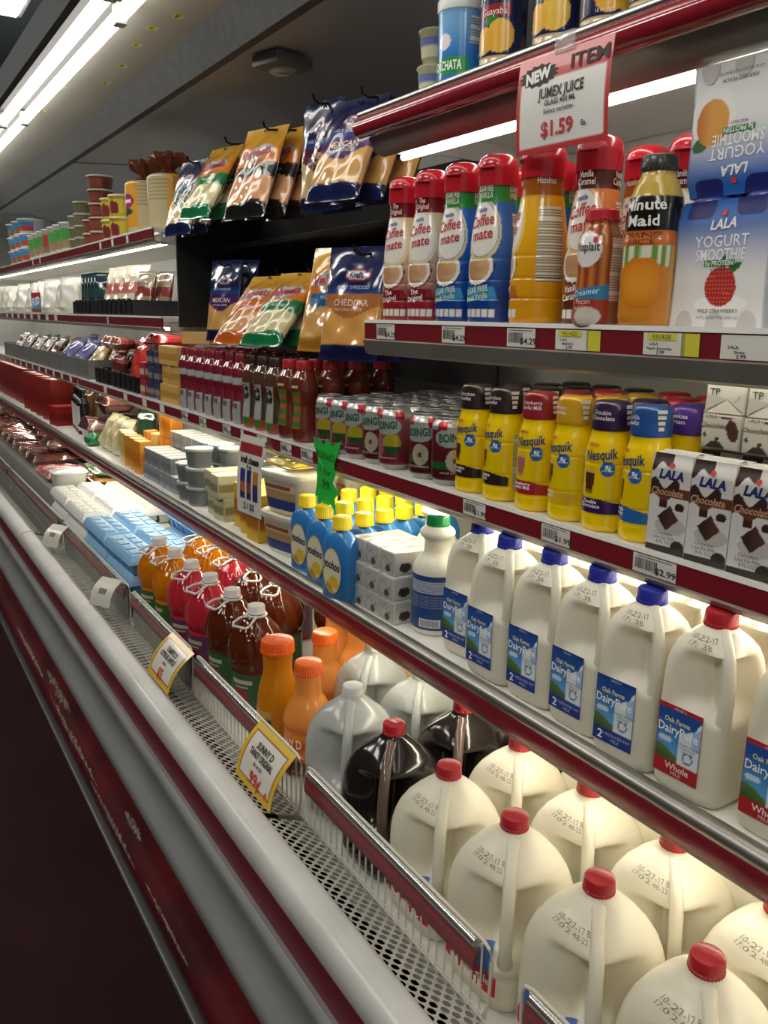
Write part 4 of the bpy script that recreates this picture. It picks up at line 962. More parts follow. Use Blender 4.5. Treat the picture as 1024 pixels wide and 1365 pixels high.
# crumpled yellow bag of shredded cheese lying on the upper tub is built with the bags below
def boxspec(w, d, h, col, top=None, text=None, tcol='#333333', stripe=None, rough=.5, scol=None, size=None):
    m = MB(); m.bbox(0, d, -w / 2, w / 2, 0, h, .002, 0, lin(col))
    f, s = front(-.0002), side(-w / 2 - .0002)
    g = MB()
    st = lin(stripe) if stripe else mix(lin(col), (0, 0, 0, 1), .35)
    g.grid(-w / 2 + .003, w / 2 - .003, .004, h - .004, 12, 10, f, lambda u, z: st if (stripe and h * .25 < z < h * .6) else lin(col), .0003)
    g.grid(.003, d - .003, .004, h - .004, 12, 10, s, lambda u, z: lin(scol) if scol and (u * 1000) % 14 > 6 else (st if (stripe and h * .25 < z < h * .6) else lin(col)), .0003)
    g.grid(-w / 2 + .003, w / 2 - .003, .003, d - .003, 8, 8, topm(h + .0002), lambda u, z: lin(top or col), .0003)
    ps = [('box_body', m.mesh('box_body', PM(rough), angle=30)), ('print_panel', g.mesh('print_panel', PM(rough), False))]
    if text:
        t = MB(); t.text(text, size or h * .22, 0, h * .7, f, tcol, .0009, bold=.02, wmax=w * .85); t.text(text, size or h * .22, d / 2, h * .7, s, tcol, .0009, bold=.02, wmax=d * .85)
        ps[1] = ps[1] + ([('lettering', t.mesh('lettering', INK, False))],)
    return ps
# ================================================================ bottom deck: juices and eggs
ZD = .5125
RIB = lambda th, z, r: r * (1 + .022 * ss(.125, .15, z) * (1 - ss(.215, .24, z)) * math.sin(15 * th + z * 55))
JG = Rev([(0, 0.0512), (.004, 0.0583), (.012, 0.0618), (.118, 0.0618), (.124, 0.0592), (.13, 0.0618), (.14, 0.0658), (.155, 0.0682), (.172, 0.0684), (.188, 0.0658), (.202, 0.0609), (.215, 0.0530), (.227, 0.0415), (.237, .033), (.244, .0235), (.248, .0205), (.262, .0195)], mod=RIB)
def jug(col, lab1, lab2, txt):
    m = MB(); JG.build(m, seg=88, dz=.006)
    l = MB()
    def pa(u, z):
        if z < .03: return lin(lab2)
        if ell(u, z, -.01, .06, .03, .022) < 1: return mix(lin('#a02a2a'), lin(lab2), .3)
        return lin(lab1)
    l.grid(-.2, .2, .016, .117, 80, 20, JG.pt, pa, .0006)
    t = MB(); t.grid(-.03, .03, .093, .103, 12, 1, JG.pt, lambda u, z: lin('#b9b49e'), .0014); t.grid(-.02, .02, .083, .087, 8, 1, JG.pt, lambda u, z: lin('#b9b49e'), .0014)
    b = MB()                                            # carrying bail clipped round the neck
    n = 20; ring = [(.023 * math.cos(2 * PI * k / n), .023 * math.sin(2 * PI * k / n)) for k in range(n)]
    b.tube([(x, y, .2475) for x, y in ring + ring[:1]], .0032, 6)
    b.tube([(-.018, .012, .2475), (-.04, .02, .246), (-.058, .024, .240), (-.066, .018, .236), (-.066, -.018, .236), (-.058, -.024, .240), (-.04, -.02, .246), (-.018, -.012, .2475)], .0033, 7)
    bl = MB(); 
    return [('jug_body', m.mesh('jug_body', M(col, .1, coat=.9, transl=.38), angle=75)), ('cap', capmesh(.0205, .252, .272, '#e6e3dc', seg=26)), ('bail_handle', b.mesh('bail_handle', M('#cfccc6', .35))), ('label', l.mesh('label', PM(.35, coat=.3)), [('print_band', t.mesh('print_band', INK, False))])]
jb, jr, jo = jug('#6b2a12', '#2f5a34', '#5a2a20', 'TREE'), jug('#cc3442', '#6a3a5a', '#7a3a24', 'PUNCH'), jug('#dd8a0e', '#3f6a30', '#7a5a20', 'CITRUS')
for (sp, c, x, y, rz, l) in [
    (jb, 'brown', .742, 1.733, 30, 'brown apple juice jug with white bail, nearest the orange bottles'), (jb, 'brown', .738, 1.874, 15, 'brown apple juice jug behind the wire fence, second of its row'),
    (jb, 'brown', .886, 1.918, 40, 'brown apple juice jug with wide glossy dome in the rear row'), (jb, 'brown', .880, 2.062, 60, 'brown apple juice jug in the rear beside the red one'), (jb, 'brown', 1.028, 1.84, 20, 'brown apple juice jug deepest under the shelf'),
    (jr, 'red', .732, 2.015, 20, 'pink punch jug with loose bail in the front row'), (jr, 'red', .730, 2.156, 35, 'pink punch jug in the front beside the yellow jugs'),
    (jr, 'red', .880, 2.204, 10, 'red punch jug in the rear row under the shelf'), (jr, 'red', 1.026, 2.13, 10, 'red punch jug deep under the shelf rail'),
    (jo, 'orange', .730, 2.297, 5, 'golden citrus jug at the front next to the pink jug'), (jo, 'orange', .728, 2.438, 25, 'golden citrus jug at the front against the egg cartons'),
    (jo, 'orange', .882, 2.345, 5, 'golden citrus jug in the rear, next to the red jug'), (jo, 'orange', .884, 2.487, 5, 'golden citrus jug in the rear against the egg cartons')]:
    place(sp, 'juice_jug', l, 'juice jug', (x, y, ZD), rz, 'large ribbed juice jugs')
# orange drinks
SD = Rev([(0, .044), (.004, .0485), (.012, .0505), (.10, .0505), (.104, .053), (.112, .054), (.122, .052), (.14, .045), (.155, .037), (.165, .0305), (.172, .0285), (.182, .028), (.192, .0272), (.21, .0268), (.222, .0268)])
def sunny(top, lo, capc='#e8661a'):
    def pa(u, z):
        if z < .1: return mix(lin('#c8481c'), lin('#e8862a'), .5 + .5 * math.sin(z * 160)) if z > .03 else lin('#2f3a2c')
        return lin(top)
    m = MB(); SD.build(m, seg=48)
    l = MB(); l.grid(-.155, .155, .012, .099, 70, 30, SD.pt, pa, .0006)
    t = MB(); t.text('SUNNY D', .02, 0, .07, SD.pt, '#f4e6c0', .0014, bold=.03, tilt=.1, wmax=.08); t.text('TANGY ORIGINAL', .008, 0, .045, SD.pt, '#f4e6c0', .0014)
    return [('bottle_body', m.mesh('bottle_body', M(top, .2, coat=.4, transl=.3), angle=60)), ('cap', capmesh(.029, .214, .24, capc, seg=36)), ('label', l.mesh('label', PM(.3, coat=.4)), [('lettering', t.mesh('lettering', INK, False))])]
so = sunny('#eb9d4c', 0)
CF = Rev([(0, .042), (.006, .047), (.06, .0475), (.09, .0475), (.12, .0455), (.14, .041), (.156, .0365), (.17, .033), (.185, .0325), (.215, .0335), (.224, .034)])
m = MB(); CF.build(m, seg=48); l = MB(); l.grid(-.14, .03, .02, .09, 40, 10, CF.pt, lambda u, z: lin('#26382a') if z < .075 else lin('#b89a3a'), .0006)
t = MB(); t.grid(-.08, -.02, .045, .055, 12, 1, CF.pt, lambda u, z: lin('#e8d8a0'), .0013)
carafe = [('bottle_body', m.mesh('bottle_body', M('#d8900f', .12, coat=.9, transl=.35), angle=60)), ('cap', capmesh(.0365, .217, .246, '#ea5f16', seg=44)), ('label', l.mesh('label', PM(.35)), [('print_band', t.mesh('print_band', INK, False))])]
place(carafe, 'juice_carafe', 'clear orange juice carafe with wide orange cap', 'juice bottle', (.722, 1.572, ZD), 10)
for (x, y, l) in [(.732, 1.442, 'frosted orange drink bottle nearest the water gallons'), (.842, 1.575, 'frosted orange drink bottle behind the carafe'), (.952, 1.612, 'orange drink bottle in the rear, first under the shelf'), (1.03, 1.52, 'orange drink bottle in the rear, second under the shelf'), (.96, 1.735, 'orange drink bottle in the rear beside the brown jugs')]:
    place(so, 'juice_bottle', l, 'juice bottle', (x, y, ZD), random.uniform(0, 50), 'frosted orange drink bottles')
# egg cartons
def eggs(col, lidcol, marks):
    L, W, H1, H2 = .30, .105, .034, .062
    b = MB()                                           # cups: twelve tapered pockets joined by a rim
    for i in range(6):
        for j in range(2):
            cy = -L / 2 + (i + .5) * L / 6; cx = (j - .5) * W / 2
            a, c = .016, .0235
            vs = [(cx - a, cy - a, 0), (cx + a, cy - a, 0), (cx + a, cy + a, 0), (cx - a, cy + a, 0), (cx - c, cy - c, H1), (cx + c, cy - c, H1), (cx + c, cy + c, H1), (cx - c, cy + c, H1)]
            b.add(vs, [(3, 2, 1, 0), (0, 1, 5, 4), (1, 2, 6, 5), (2, 3, 7, 6), (3, 0, 4, 7)])
    b.bbox(-W / 2 - .003, W / 2 + .003, -L / 2 - .003, L / 2 + .003, H1 - .003, H1 + .001, .0012)
    l = MB()
    def ring(x, y, z): return [(-x, -y, z), (x, -y, z), (x, y, z), (-x, y, z)]
    vs = ring(W / 2 + .002, L / 2 + .002, H1 + .0015) + ring(W / 2 - .001, L / 2 - .001, H1 + .012) + ring(W / 2 - .009, L / 2 - .009, H2 - .003) + ring(W / 2 - .012, L / 2 - .012, H2)
    fs = [(4 * k + i, 4 * k + (i + 1) % 4, 4 * k + 4 + (i + 1) % 4, 4 * k + 4 + i) for k in range(3) for i in range(4)] + [(12, 13, 14, 15)]
    l.add(vs, fs)
    k = MB()                                           # raised pads and dark slots pressed in the lid
    pads = MB()
    for i in range(4):
        for j in range(2):
            cy = -L * .33 + i * L * .22; cx = (j - .5) * W * .42
            pads.bbox(cx - .016, cx + .016, cy - .024, cy + .024, H2 - .001, H2 + .004, .0018)
    g = MB()
    for i in range(3):
        for j in range(2):
            cy = -L * .22 + i * L * .22; cx = (j - .5) * W * .42; tm = lambda u, z, off=0.0: (cx + z, cy - u, H2 + off)
            g.grid(-.006, .006, -.013, .013, 1, 1, tm, lambda u, z: lin(marks[0]), .0006)
    for i in range(4):
        for j in range(2):
            cy = -L * .33 + i * L * .22; cx = (j - .5) * W * .42; tm = lambda u, z, off=0.0: (cx + z, cy - u, H2 + .004 + off)
            g.grid(-.012, .012, -.008, .008, 6, 5, tm, lambda u, z: lin(marks[1]) if ell(u, z, .002, 0, .010, .006) < 1 and (u * 700 + z * 900) % 7 > 3 else lin(lidcol), .0004)
    lm = M(lidcol, .32, coat=.25)
    return [('tray', b.mesh('tray', M(col, .4, coat=.2), False)), ('lid', l.mesh('lid', lm, False), [('raised_pads', pads.mesh('raised_pads', lm, angle=35)), ('print_marks', g.mesh('print_marks', PM(.45), False))])]
eb, ew = eggs('#5f9fd2', '#8fbde2', ('#3c6ea4', '#8a8f86')), eggs('#d8d8d2', '#ecebe6', ('#cfcbc0', '#b08a7a'))
lv = ['lowest', 'second', 'third']
def eggstack(sp, c, spots, n, names):
    for (x, y, rz, k), nm_ in zip(spots, names):
        for z in range(k):
            place(sp, 'egg_carton', '%s egg carton %s, %s' % (c, nm_, 'topmost' if z == k - 1 else '%s from below' % ORD[z]), 'egg carton', (x, y, ZD + z * .0668), rz, '%s egg cartons on the bottom deck' % c)
eggstack(eb, 'blue', [(.708, 2.672, 1, 3), (.824, 2.722, 0, 3), (.708, 2.990, 0, 3), (.941, 2.715, 0, 4), (.824, 3.034, 0, 3)], 3, ['by the fence next to the golden jugs', 'in the middle behind the golden jugs', 'at the fence beside the white cartons', 'raised at the rear under the shelf', 'in the middle beside the white cartons'])
eggstack(ew, 'white', [(.708, 3.310, 0, 3), (.824, 3.348, 0, 3), (.941, 3.305, 0, 3), (1.058, 3.3, 0, 3), (.71, 3.625, 0, 3), (.826, 3.66, 0, 3), (.942, 3.63, 0, 3)], 3, ['by the fence beside the blue ones', 'second from the fence', 'third from the fence', 'deepest under the shelf', 'far one by the fence', 'far one in the middle', 'far one near the shelf rail'])

# ================================================================ cheese shelf behind the chrome rail
def tub(r, h, col, lid, lab=None, txt=None, sx=1.0, n=2.0, taper=.85, metal=0.0, lidm=None):
    T_ = Rev([(0, r * taper * .95, n), (.002, r * taper, n), (h - .006, r * .97, n), (h - .005, r, n), (h, r, n)], sx=sx, R=r)
    m = MB(); T_.build(m, seg=36)
    l = MB(); Rev([(h - .004, r * 1.03, n), (h - .003, r * 1.05, n), (h + .003, r * 1.05, n), (h + .004, r * 1.0, n), (h + .0025, r * .94, n), (h + .0025, .001, n)], sx=sx).build(l, seg=36)
    ps = [('tub_body', m.mesh('tub_body', M(col, .3, coat=.3), angle=60)), ('lid', l.mesh('lid', M(lid, .25, coat=.4), angle=40))]
    if lab:
        g = MB(); g.grid(-r * 1.3, r * 1.3, h * .15, h * .82, 26, 8, T_.pt, (lambda u, z: lab(u / r, z / h)) if callable(lab) else (lambda u, z: lin(lab)), .0006)
        sub = []
        if txt: t = MB(); t.text(txt, h * .24, 0, h * .5, T_.pt, '#f0ece0', .0013, bold=.02, wmax=r * 1.6); sub = [('lettering', t.mesh('lettering', INK, False))]
        ps.append(('label', g.mesh('label', PM(.4)), sub))
    return ps
bbox_y = boxspec(.07, .10, .125, '#cba52c', '#d8c050', None, '#8a2a1a', '#a8621c')
for i in range(3): place(bbox_y, 'margarine_box', 'yellow and brown margarine box below the cheese sign, %s from the tubs' % ORD[i], 'box', (.83 + i * .012, 1.955 + i * .073, Z4), 4, 'margarine boxes')
for i in range(2): place(bbox_y, 'margarine_box', 'yellow margarine box in the second row, %s from the tubs' % ORD[i], 'box', (.95, 1.965 + i * .075, Z4), 2, 'margarine boxes')
butter = boxspec(.066, .12, .066, '#b9b594', '#d8d2a8', None, '#5a4a28', '#7f7a58', .35)
for z in range(2):
    for i in range(2):
        place(butter, 'butter_box', 'olive cream butter box in the %s layer, %s from the margarine' % (('lower', 'upper')[z], ORD[i]), 'box', (.835 + .01 * i - .01 * z, 2.21 + i * .075 + z * .006, Z4 + z * .0665), 6 - 8 * z, 'butter boxes')
for i in range(2): place(butter, 'butter_box', 'olive butter box in the rear layer behind the front butter, %s' % ORD[i], 'box', (.965, 2.2 + i * .075, Z4), 2, 'butter boxes')
gtub = tub(.042, .055, '#7e8488', '#b9bcbc', '#6a7074')
k = 0
for (x, y, n) in [(.862, 2.435, 3), (.955, 2.395, 3), (.955, 2.487, 3), (1.05, 2.36, 3), (1.05, 2.455, 3), (.862, 2.528, 2)]:
    for z in range(n):
        place(gtub, 'cream_cheese_tub', 'round grey cream cheese tub, stack %s from the butter, %s from below' % (ORD[k], ORD[z]), 'tub', (x, y, Z4 + z * .0595), random.uniform(-40, 40), 'grey cream cheese tubs')
    k += 1
gbox = boxspec(.056, .09, .054, '#8d9296', '#c3c6c6', None, '#3a3f44', '#6d7378', .3, '#5d6468')
k = 0
for i in range(6):
    for (r, n) in ((0, 2 if i else 1), (1, 3)):
        for z in range(n):
            place(gbox, 'cream_cheese_box', 'silver grey cream cheese box, column %s from the tubs, %s row, %s from below' % (ORD[i], ('front', 'rear')[r], ORD[z]), 'box', (.838 + r * .1 + .004 * (z % 2), 2.63 + i * .0605, Z4 + z * .0545), random.uniform(-4, 4), 'silver cream cheese boxes')
lidt = boxspec(.075, .03, .075, '#a9b2bc', '#c9ced0', None, '#2a4a8a', '#7f92ac', .3)
for i in range(4): place(lidt, 'cheese_pack', 'grey blue upright cheese pack standing above the rear boxes, %s from the tubs' % ORD[i], 'pack', (1.1, 2.6 + i * .09, Z4 + .0), 10, 'upright grey cheese packs')
orange = boxspec(.06, .05, .12, '#d8912e', '#e2a64a', None, '#f2e2c0', '#c87a22', .28)
yell = boxspec(.06, .05, .12, '#d9c070', '#e6d8a0', None, '#f2e2c0', '#c8b060', .28)
for i, (sp, x, y, z, r, l) in enumerate([(orange, .835, 3.03, 0, 8, 'orange cheese block at the shelf front beside the silver boxes'), (orange, .84, 3.11, 0, 4, 'orange cheese block at the front, second from the silver boxes'), (orange, .845, 3.19, 0, 10, 'orange cheese block at the front, third from the silver boxes'), (orange, .95, 3.03, .0, 4, 'orange cheese block in the rear row with round seal'), (orange, .955, 3.11, 0, -5, 'orange cheese block in the rear row, second'), (yell, .95, 3.20, 0, 6, 'pale yellow cheese block in the rear row'), (yell, .85, 3.275, 0, 4, 'pale yellow cheese block at the front'), (yell, .86, 3.344, 0, 0, 'pale yellow cheese block beside the green ball'), (orange, .945, 3.29, .0, 0, 'orange cheese block behind the pale ones'), (orange, .95, 3.03, .1215, 12, 'orange cheese block standing on another block'), (orange, .955, 3.115, .1215, -4, 'orange cheese block standing on the rear blocks')]):
    place(sp, 'cheese_block', l, 'cheese', (x, y, Z4 + z), r, 'cheese blocks on the butter shelf')
# ================================================================ juice bottles and snack packs on the long shelf
VB = Rev([(0, .028), (.004, .0315), (.03, .033), (.05, .0315), (.07, .0285), (.085, .0275), (.105, .0305), (.12, .0325), (.135, .0325), (.148, .030), (.158, .025), (.166, .0205), (.17, .0195)])
def veg(kind):
    def pa(u, z):
        if kind == 'splash':
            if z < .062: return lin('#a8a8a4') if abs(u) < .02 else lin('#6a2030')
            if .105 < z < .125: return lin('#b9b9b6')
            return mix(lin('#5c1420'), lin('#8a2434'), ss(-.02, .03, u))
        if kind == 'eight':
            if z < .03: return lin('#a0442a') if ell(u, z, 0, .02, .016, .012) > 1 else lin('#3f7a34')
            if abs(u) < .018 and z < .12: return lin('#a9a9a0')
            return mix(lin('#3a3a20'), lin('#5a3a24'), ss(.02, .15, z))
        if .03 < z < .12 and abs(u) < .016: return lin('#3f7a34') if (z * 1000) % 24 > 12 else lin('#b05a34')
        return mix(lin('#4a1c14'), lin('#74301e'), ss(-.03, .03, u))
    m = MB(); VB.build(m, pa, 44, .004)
    t = MB()
    if kind == 'eight': t.text('8', .036, 0, .095, VB.pt, '#1a1a18', .001, bold=.05); t.text('V', .02, -.022, .098, VB.pt, '#d8d8d0', .001)
    elif kind == 'splash': t.text('V8', .014, 0, .05, VB.pt, '#3a3a3a', .001, bold=.02)
    else: t.grid(-.012, .012, .127, .133, 4, 1, VB.pt, lambda u, z: lin('#c9b890'), .001)
    cc = {'splash': '#8a1a26', 'eight': '#3a221c', 'other': '#b02228'}[kind]
    return [('bottle_body', m.mesh('bottle_body', PM(.18, coat=.8), angle=60), [('lettering', t.mesh('lettering', INK, False))]), ('cap', capmesh(.021, .168, .19, cc, seg=24))]
vs_, v8, vo = veg('splash'), veg('eight'), veg('other')
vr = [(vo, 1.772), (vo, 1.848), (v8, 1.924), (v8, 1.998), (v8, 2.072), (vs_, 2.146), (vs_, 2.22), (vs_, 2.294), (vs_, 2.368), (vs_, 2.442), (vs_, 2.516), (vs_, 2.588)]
vn = {id(vo): 'reddish green juice bottle with red cap', id(v8): 'brown vegetable juice bottle with large printed eight', id(vs_): 'dark red juice bottle with silver label'}
for i, (sp, y) in enumerate(vr):
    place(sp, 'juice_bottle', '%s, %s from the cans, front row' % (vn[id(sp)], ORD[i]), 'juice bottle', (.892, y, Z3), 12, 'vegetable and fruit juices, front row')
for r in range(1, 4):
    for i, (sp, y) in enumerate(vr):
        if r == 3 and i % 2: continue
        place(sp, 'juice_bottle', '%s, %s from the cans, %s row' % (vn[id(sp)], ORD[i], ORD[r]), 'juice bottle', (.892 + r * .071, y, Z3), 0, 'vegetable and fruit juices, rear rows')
snack = boxspec(.085, .05, .062, '#d3a85a', '#e0c084', None, '#5a3a1a', '#b98a44', .3, '#e8d0a0')
snavy = boxspec(.07, .05, .055, '#3a3a5a', '#6a6a8a', None, '#e0d8c0', '#8a8474', .3)
sred = boxspec(.06, .05, .06, '#a8302c', '#c44a40', None, '#f0e0d0', '#c9b8a0', .3)
for z in range(3):
    for i in range(2): place(snack, 'snack_pack', 'tan cracker lunch pack, column %s from the red bottles, %s from below' % (ORD[i], ORD[z]), 'pack', (.868 + .006 * (z % 2), 2.682 + i * .09, Z3 + z * .0625), random.uniform(-5, 5), 'tan lunch packs')
    place(snavy, 'snack_pack', 'navy lunch pack beside the tan packs, %s from below' % ORD[z], 'pack', (.87, 2.86, Z3 + z * .0555), random.uniform(-5, 5), 'navy lunch packs')
    place(snavy, 'snack_pack', 'navy lunch pack behind the first navy stack, %s from below' % ORD[z], 'pack', (.87, 2.935, Z3 + z * .0555), random.uniform(-5, 5), 'navy lunch packs')
for z in range(2): place(sred, 'snack_pack', 'red and cream ham pack by the black trays, %s from below' % ORD[z], 'pack', (.865, 3.02, Z3 + z * .0605), 0, 'red lunch packs')
place(boxspec(.16, .14, .04, '#d0a868', '#e2c48c', None), 'snack_pack', 'tan cracker tray lying on top of the lunch packs', 'pack', (.93, 2.63, Z3 + .196), 14)
# ================================================================ hanging and lying bags
BAGM = PM(.2, coat=.9, bump=.1, bscale=38)
def bag(w, h, th, paint, texts, seed=0, hole=True):
    """pillow bag, front towards -X, bottom at z = 0"""
    rd = random.Random(seed); nx, nz = 40, 56
    ph = [rd.uniform(0, 6) for _ in range(6)]
    def fm(u, z, off=0.0, sgn=-1):
        a = min(1, max(0, 1 - abs(2 * u / w) ** 2.6)); t = z / h
        b = ss(0, .13, t) * (1 - ss(.72, .97, t)) * (1.15 - .35 * t)
        wv = .0022 * (math.sin(u * 62 + z * 38 + ph[0]) * math.sin(z * 47 + ph[1]) + .5 * math.sin(u * 105 - z * 70 + ph[2]))
        x = sgn * (th / 2 * a ** .5 * b + .0012) + (wv * a ** .5 * (.3 + b) * -sgn if sgn < 0 else 0)
        return (x - off, -u * (1 - .03 * b), z)
    m = MB(); m.grid(-w / 2, w / 2, 0, h, nx, nz, fm, paint, 0)
    m.grid(-w / 2, w / 2, 0, h, nx, nz, lambda u, z, off=0: fm(-u, z, 0, 1), lambda u, z: paint(-u, z), 0)
    t = MB(); fo = lambda u, z, off=0.0: fm(u, z, off + .0016)
    for tx in texts: tx(t, fo)
    ps = [('pouch', m.mesh('pouch', BAGM, angle=80))]
    if t.v: ps[0] = ps[0] + ([('lettering', t.mesh('lettering', PM(.3), False))],)
    if hole:
        c = MB(); c.tube([(-.0045, .006, h - .012), (-.006, 0, h - .006), (-.0045, -.006, h - .012)], .0018, 6); ps.append(('hang_slot', c.mesh('hang_slot', M('#22211f', .5))))
    return ps
def velveeta(band, cheese, bottom, seed, lab='Shredded'):
    w, h = .155, .245
    def pa(u, z):
        t = z / h
        if t < .14 + .03 * math.sin(u * 40): return lin(bottom)
        if t < .43 + .02 * math.sin(u * 60): return mix(lin(cheese), lin('#efe0b8'), .06 * (math.sin(u * 430 + z * 260) * math.sin(z * 390 - u * 150)))
        if t < .56 + u * .25: return lin(band) if u > -.055 else lin('#e0861e')
        if ell(u, z, 0, h * .69, .062, .021, .18) < 1: return lin('#c9c6c0') if ell(u, z, 0, h * .69, .058, .018, .18) < 1 else lin('#9a8a70')
        return mix(lin('#dd7a14'), lin('#e8b23a'), ss(.6, .95, t))
    def tx(t, f):
        t.text('Velveeta', .024, 0, h * .69, f, '#b51f2c', 0, bold=.03, shear=.2, tilt=.18, wmax=.105); t.text(lab, .009, .012, h * .59, f, '#7a5a2a', 0); t.text('MOZZARELLA', .008, .01, h * .5, f, '#eef0e4', 0, wmax=.06)
    return bag(w, h, .031, pa, [tx], seed)
def kraft(mid, cheese, word, seed):
    w, h = .15, .235
    def pa(u, z):
        t = z / h
        if t < .13: return lin('#1b2350')
        if t < .42 - .06 * math.cos(u * 40): return mix(lin(cheese), lin('#f0d8a0'), .08 * (math.sin(u * 430 + z * 260) * math.sin(z * 390 - u * 150)))
        if t < .58: return lin(mid)
        if ell(u, z, .01, h * .74, .032, .012) < 1: return lin('#e8e6e4') if ell(u, z, .01, h * .74, .027, .009) < 1 else lin('#a8222e')
        return mix(lin('#2a4a8a'), lin('#1b2350'), ss(.58, .68, t))
    def tx(t, f):
        t.text('Kraft', .0115, .01, h * .742, f, '#1f2a68', 0, bold=.04); t.text(word, .013, .004, h * .5, f, '#efd8c0', 0, bold=.01, wmax=.09); t.text('NATURAL CHEESE', .006, 0, h * .44, f, '#efd8c0', 0); t.text('FINELY SHREDDED', .007, .005, h * .635, f, '#c8d0e8', 0)
    return bag(w, h, .03, pa, [tx], seed)
bgV_black = velveeta('#1c1a16', '#e0a070', '#1c1a16', 1); bgV_green = velveeta('#157a46', '#d8cc98', '#157a46', 2); bgV_or = velveeta('#d8641a', '#dca06a', '#d0641e', 3); bgV_blue = velveeta('#2a6a9a', '#dca860', '#c98a30', 4)
bgK_pur = kraft('#4a2468', '#d8a45a', 'MEXICAN', 5); bgK_ched = kraft('#b5713a', '#dba050', 'CHEDDAR', 6); bgK_green = kraft('#2f5a44', '#dcc49a', 'ITALIAN', 7); bgK_red = kraft('#5a2030', '#d0b07a', 'TRIPLE', 8)
def hang(sp, xb, y, zb, xt, zt, rz, label, grp): place(sp, 'cheese_bag', label, 'cheese bag', (xb, y, zb), 0, grp, rot=(0, math.atan2(xt - xb, zt - zb), math.radians(rz)))
UPR, LOW = 'shredded cheese bags on the upper hooks', 'shredded cheese bags on the lower hooks'
for (sp, n, y, xb, zb, xt, zt, rz, desc, g) in [
    (bgK_green, 2, 2.585, .865, 1.685, .94, 1.905, 12, 'navy and green shredded cheese bag nearest the tostada pack', UPR),
    (bgV_green, 3, 2.395, .85, 1.715, .985, 1.935, 14, 'orange and green shredded cheese bag on the upper hook', UPR),
    (bgV_black, 3, 2.065, .865, 1.69, .955, 1.915, 18, 'orange and black shredded cheese bag on the upper hook', UPR),
    (bgK_red, 2, 1.775, .935, 1.685, .945, 1.92, 10, 'navy and maroon shredded cheese bag hanging straight', UPR),
    (bgK_pur, 3, 1.575, .85, 1.68, .95, 1.895, 18, 'navy and purple shredded cheese bag beside the top shelf', UPR),
    (bgK_pur, 2, 2.39, .925, 1.375, .955, 1.6, 15, 'navy and purple shredded cheese bag at the far lower hook', LOW),
    (bgV_or, 2, 2.165, .862, 1.372, 1.03, 1.57, 18, 'orange shredded cheese bag on the lower hook', LOW),
    (bgV_green, 3, 1.985, .866, 1.375, 1.035, 1.575, 18, 'orange and green shredded cheese bag on the lower hook', LOW),
    (bgV_blue, 2, 1.72, .91, 1.372, .975, 1.595, 22, 'orange shredded cheese bag with blue corner on the lower hook', LOW),
    (bgK_ched, 3, 1.52, .862, 1.362, .905, 1.585, 24, 'navy and tan cheddar bag nearest the red creamers', LOW)]:
    for k in range(n):
        f = k * .25
        dk = .05 / math.cos(math.atan2(xt - xb, zt - zb)) ** 1.3
        hang(sp, xb + dk * k, y - .006 * k, zb + .002 * k, xt + dk * .97 * k, zt + .002 * k, rz - 2 * k, desc + ('' if k == 0 else ', %s behind the front one' % ORD[k - 1]), g)
    # peg hook
    mm = MB(); hx = xt + .055 * (n - 1); mm.tube([(1.19, 0, zt + .02), (hx + .02, 0, zt + .006), (xt - .02, 0, zt - .010), (xt - .032, 0, zt - .004), (xt - .036, 0, zt + .008)], .003, 8)
    mm2 = mm.mesh('peg_hook', M('#3a3a38', .35, .8)); o = _link('peg_hook', mm2); o.location = (0, y - .01, 0); tag(o, 'peg hook holding the %s' % desc.replace(' hanging straight', '').replace(' shredded', ''), 'hook', 'peg hooks')
pgm = M('#232220', .6, noise=.1)
pg = [('board', MB().box(1.19, 1.20, 1.432, 2.69, 1.30, 1.80).mesh('board', pgm, False)), ('side_wing', MB().box(.90, 1.335, 2.69, 2.70, 1.41, 1.80).mesh('side_wing', pgm, False))]
place(pg, 'pegboard', 'black pegboard with side wing behind the shredded cheese bags', 'pegboard', (0, 0, 0))
mb = MB(); mb.bbox(1.06, 1.188, 1.45, 2.685, 1.655, 1.672, .003)
o = _link('black_ledge', mb.mesh('black_ledge', M('#1d1c1b', .5), False)); tag(o, 'black plastic ledge below the upper row of cheese bags', 'ledge')
# bags lying on the tubs
def plain(w, h, c1, c2, seed, th=.04, txt=None, tcol='#b51f2c', c3=None):
    def pa(u, z):
        t = z / h
        n = .5 + .5 * math.sin(u * 37 + z * 21 + seed) * math.sin(z * 48 - u * 16 + seed * 2)
        if c3 and .38 < t < .62: return lin(c3)
        return mix(lin(c1), lin(c2), n)
    return bag(w, h, th, pa, [lambda t, f: t.text(txt, h * .13, 0, h * .5, f, tcol, 0, bold=.02, wmax=w * .7)] if txt else [], seed, False)
lie = plain(.13, .14, '#e2c024', '#e8d27a', 11, .02)
place(lie, 'cheese_bag', 'yellow bag of shredded cheese lying on the upper cream tub', 'cheese bag', (.835, 1.815, Z4 + .2245), 0, rot=(0, math.radians(90), math.radians(5)))
place(lie, 'cheese_bag', 'yellow bag of shredded cheese lying behind on the yellow tubs', 'cheese bag', (1.0, 1.84, Z4 + .2125), 0, rot=(0, math.radians(90), math.radians(-12)))
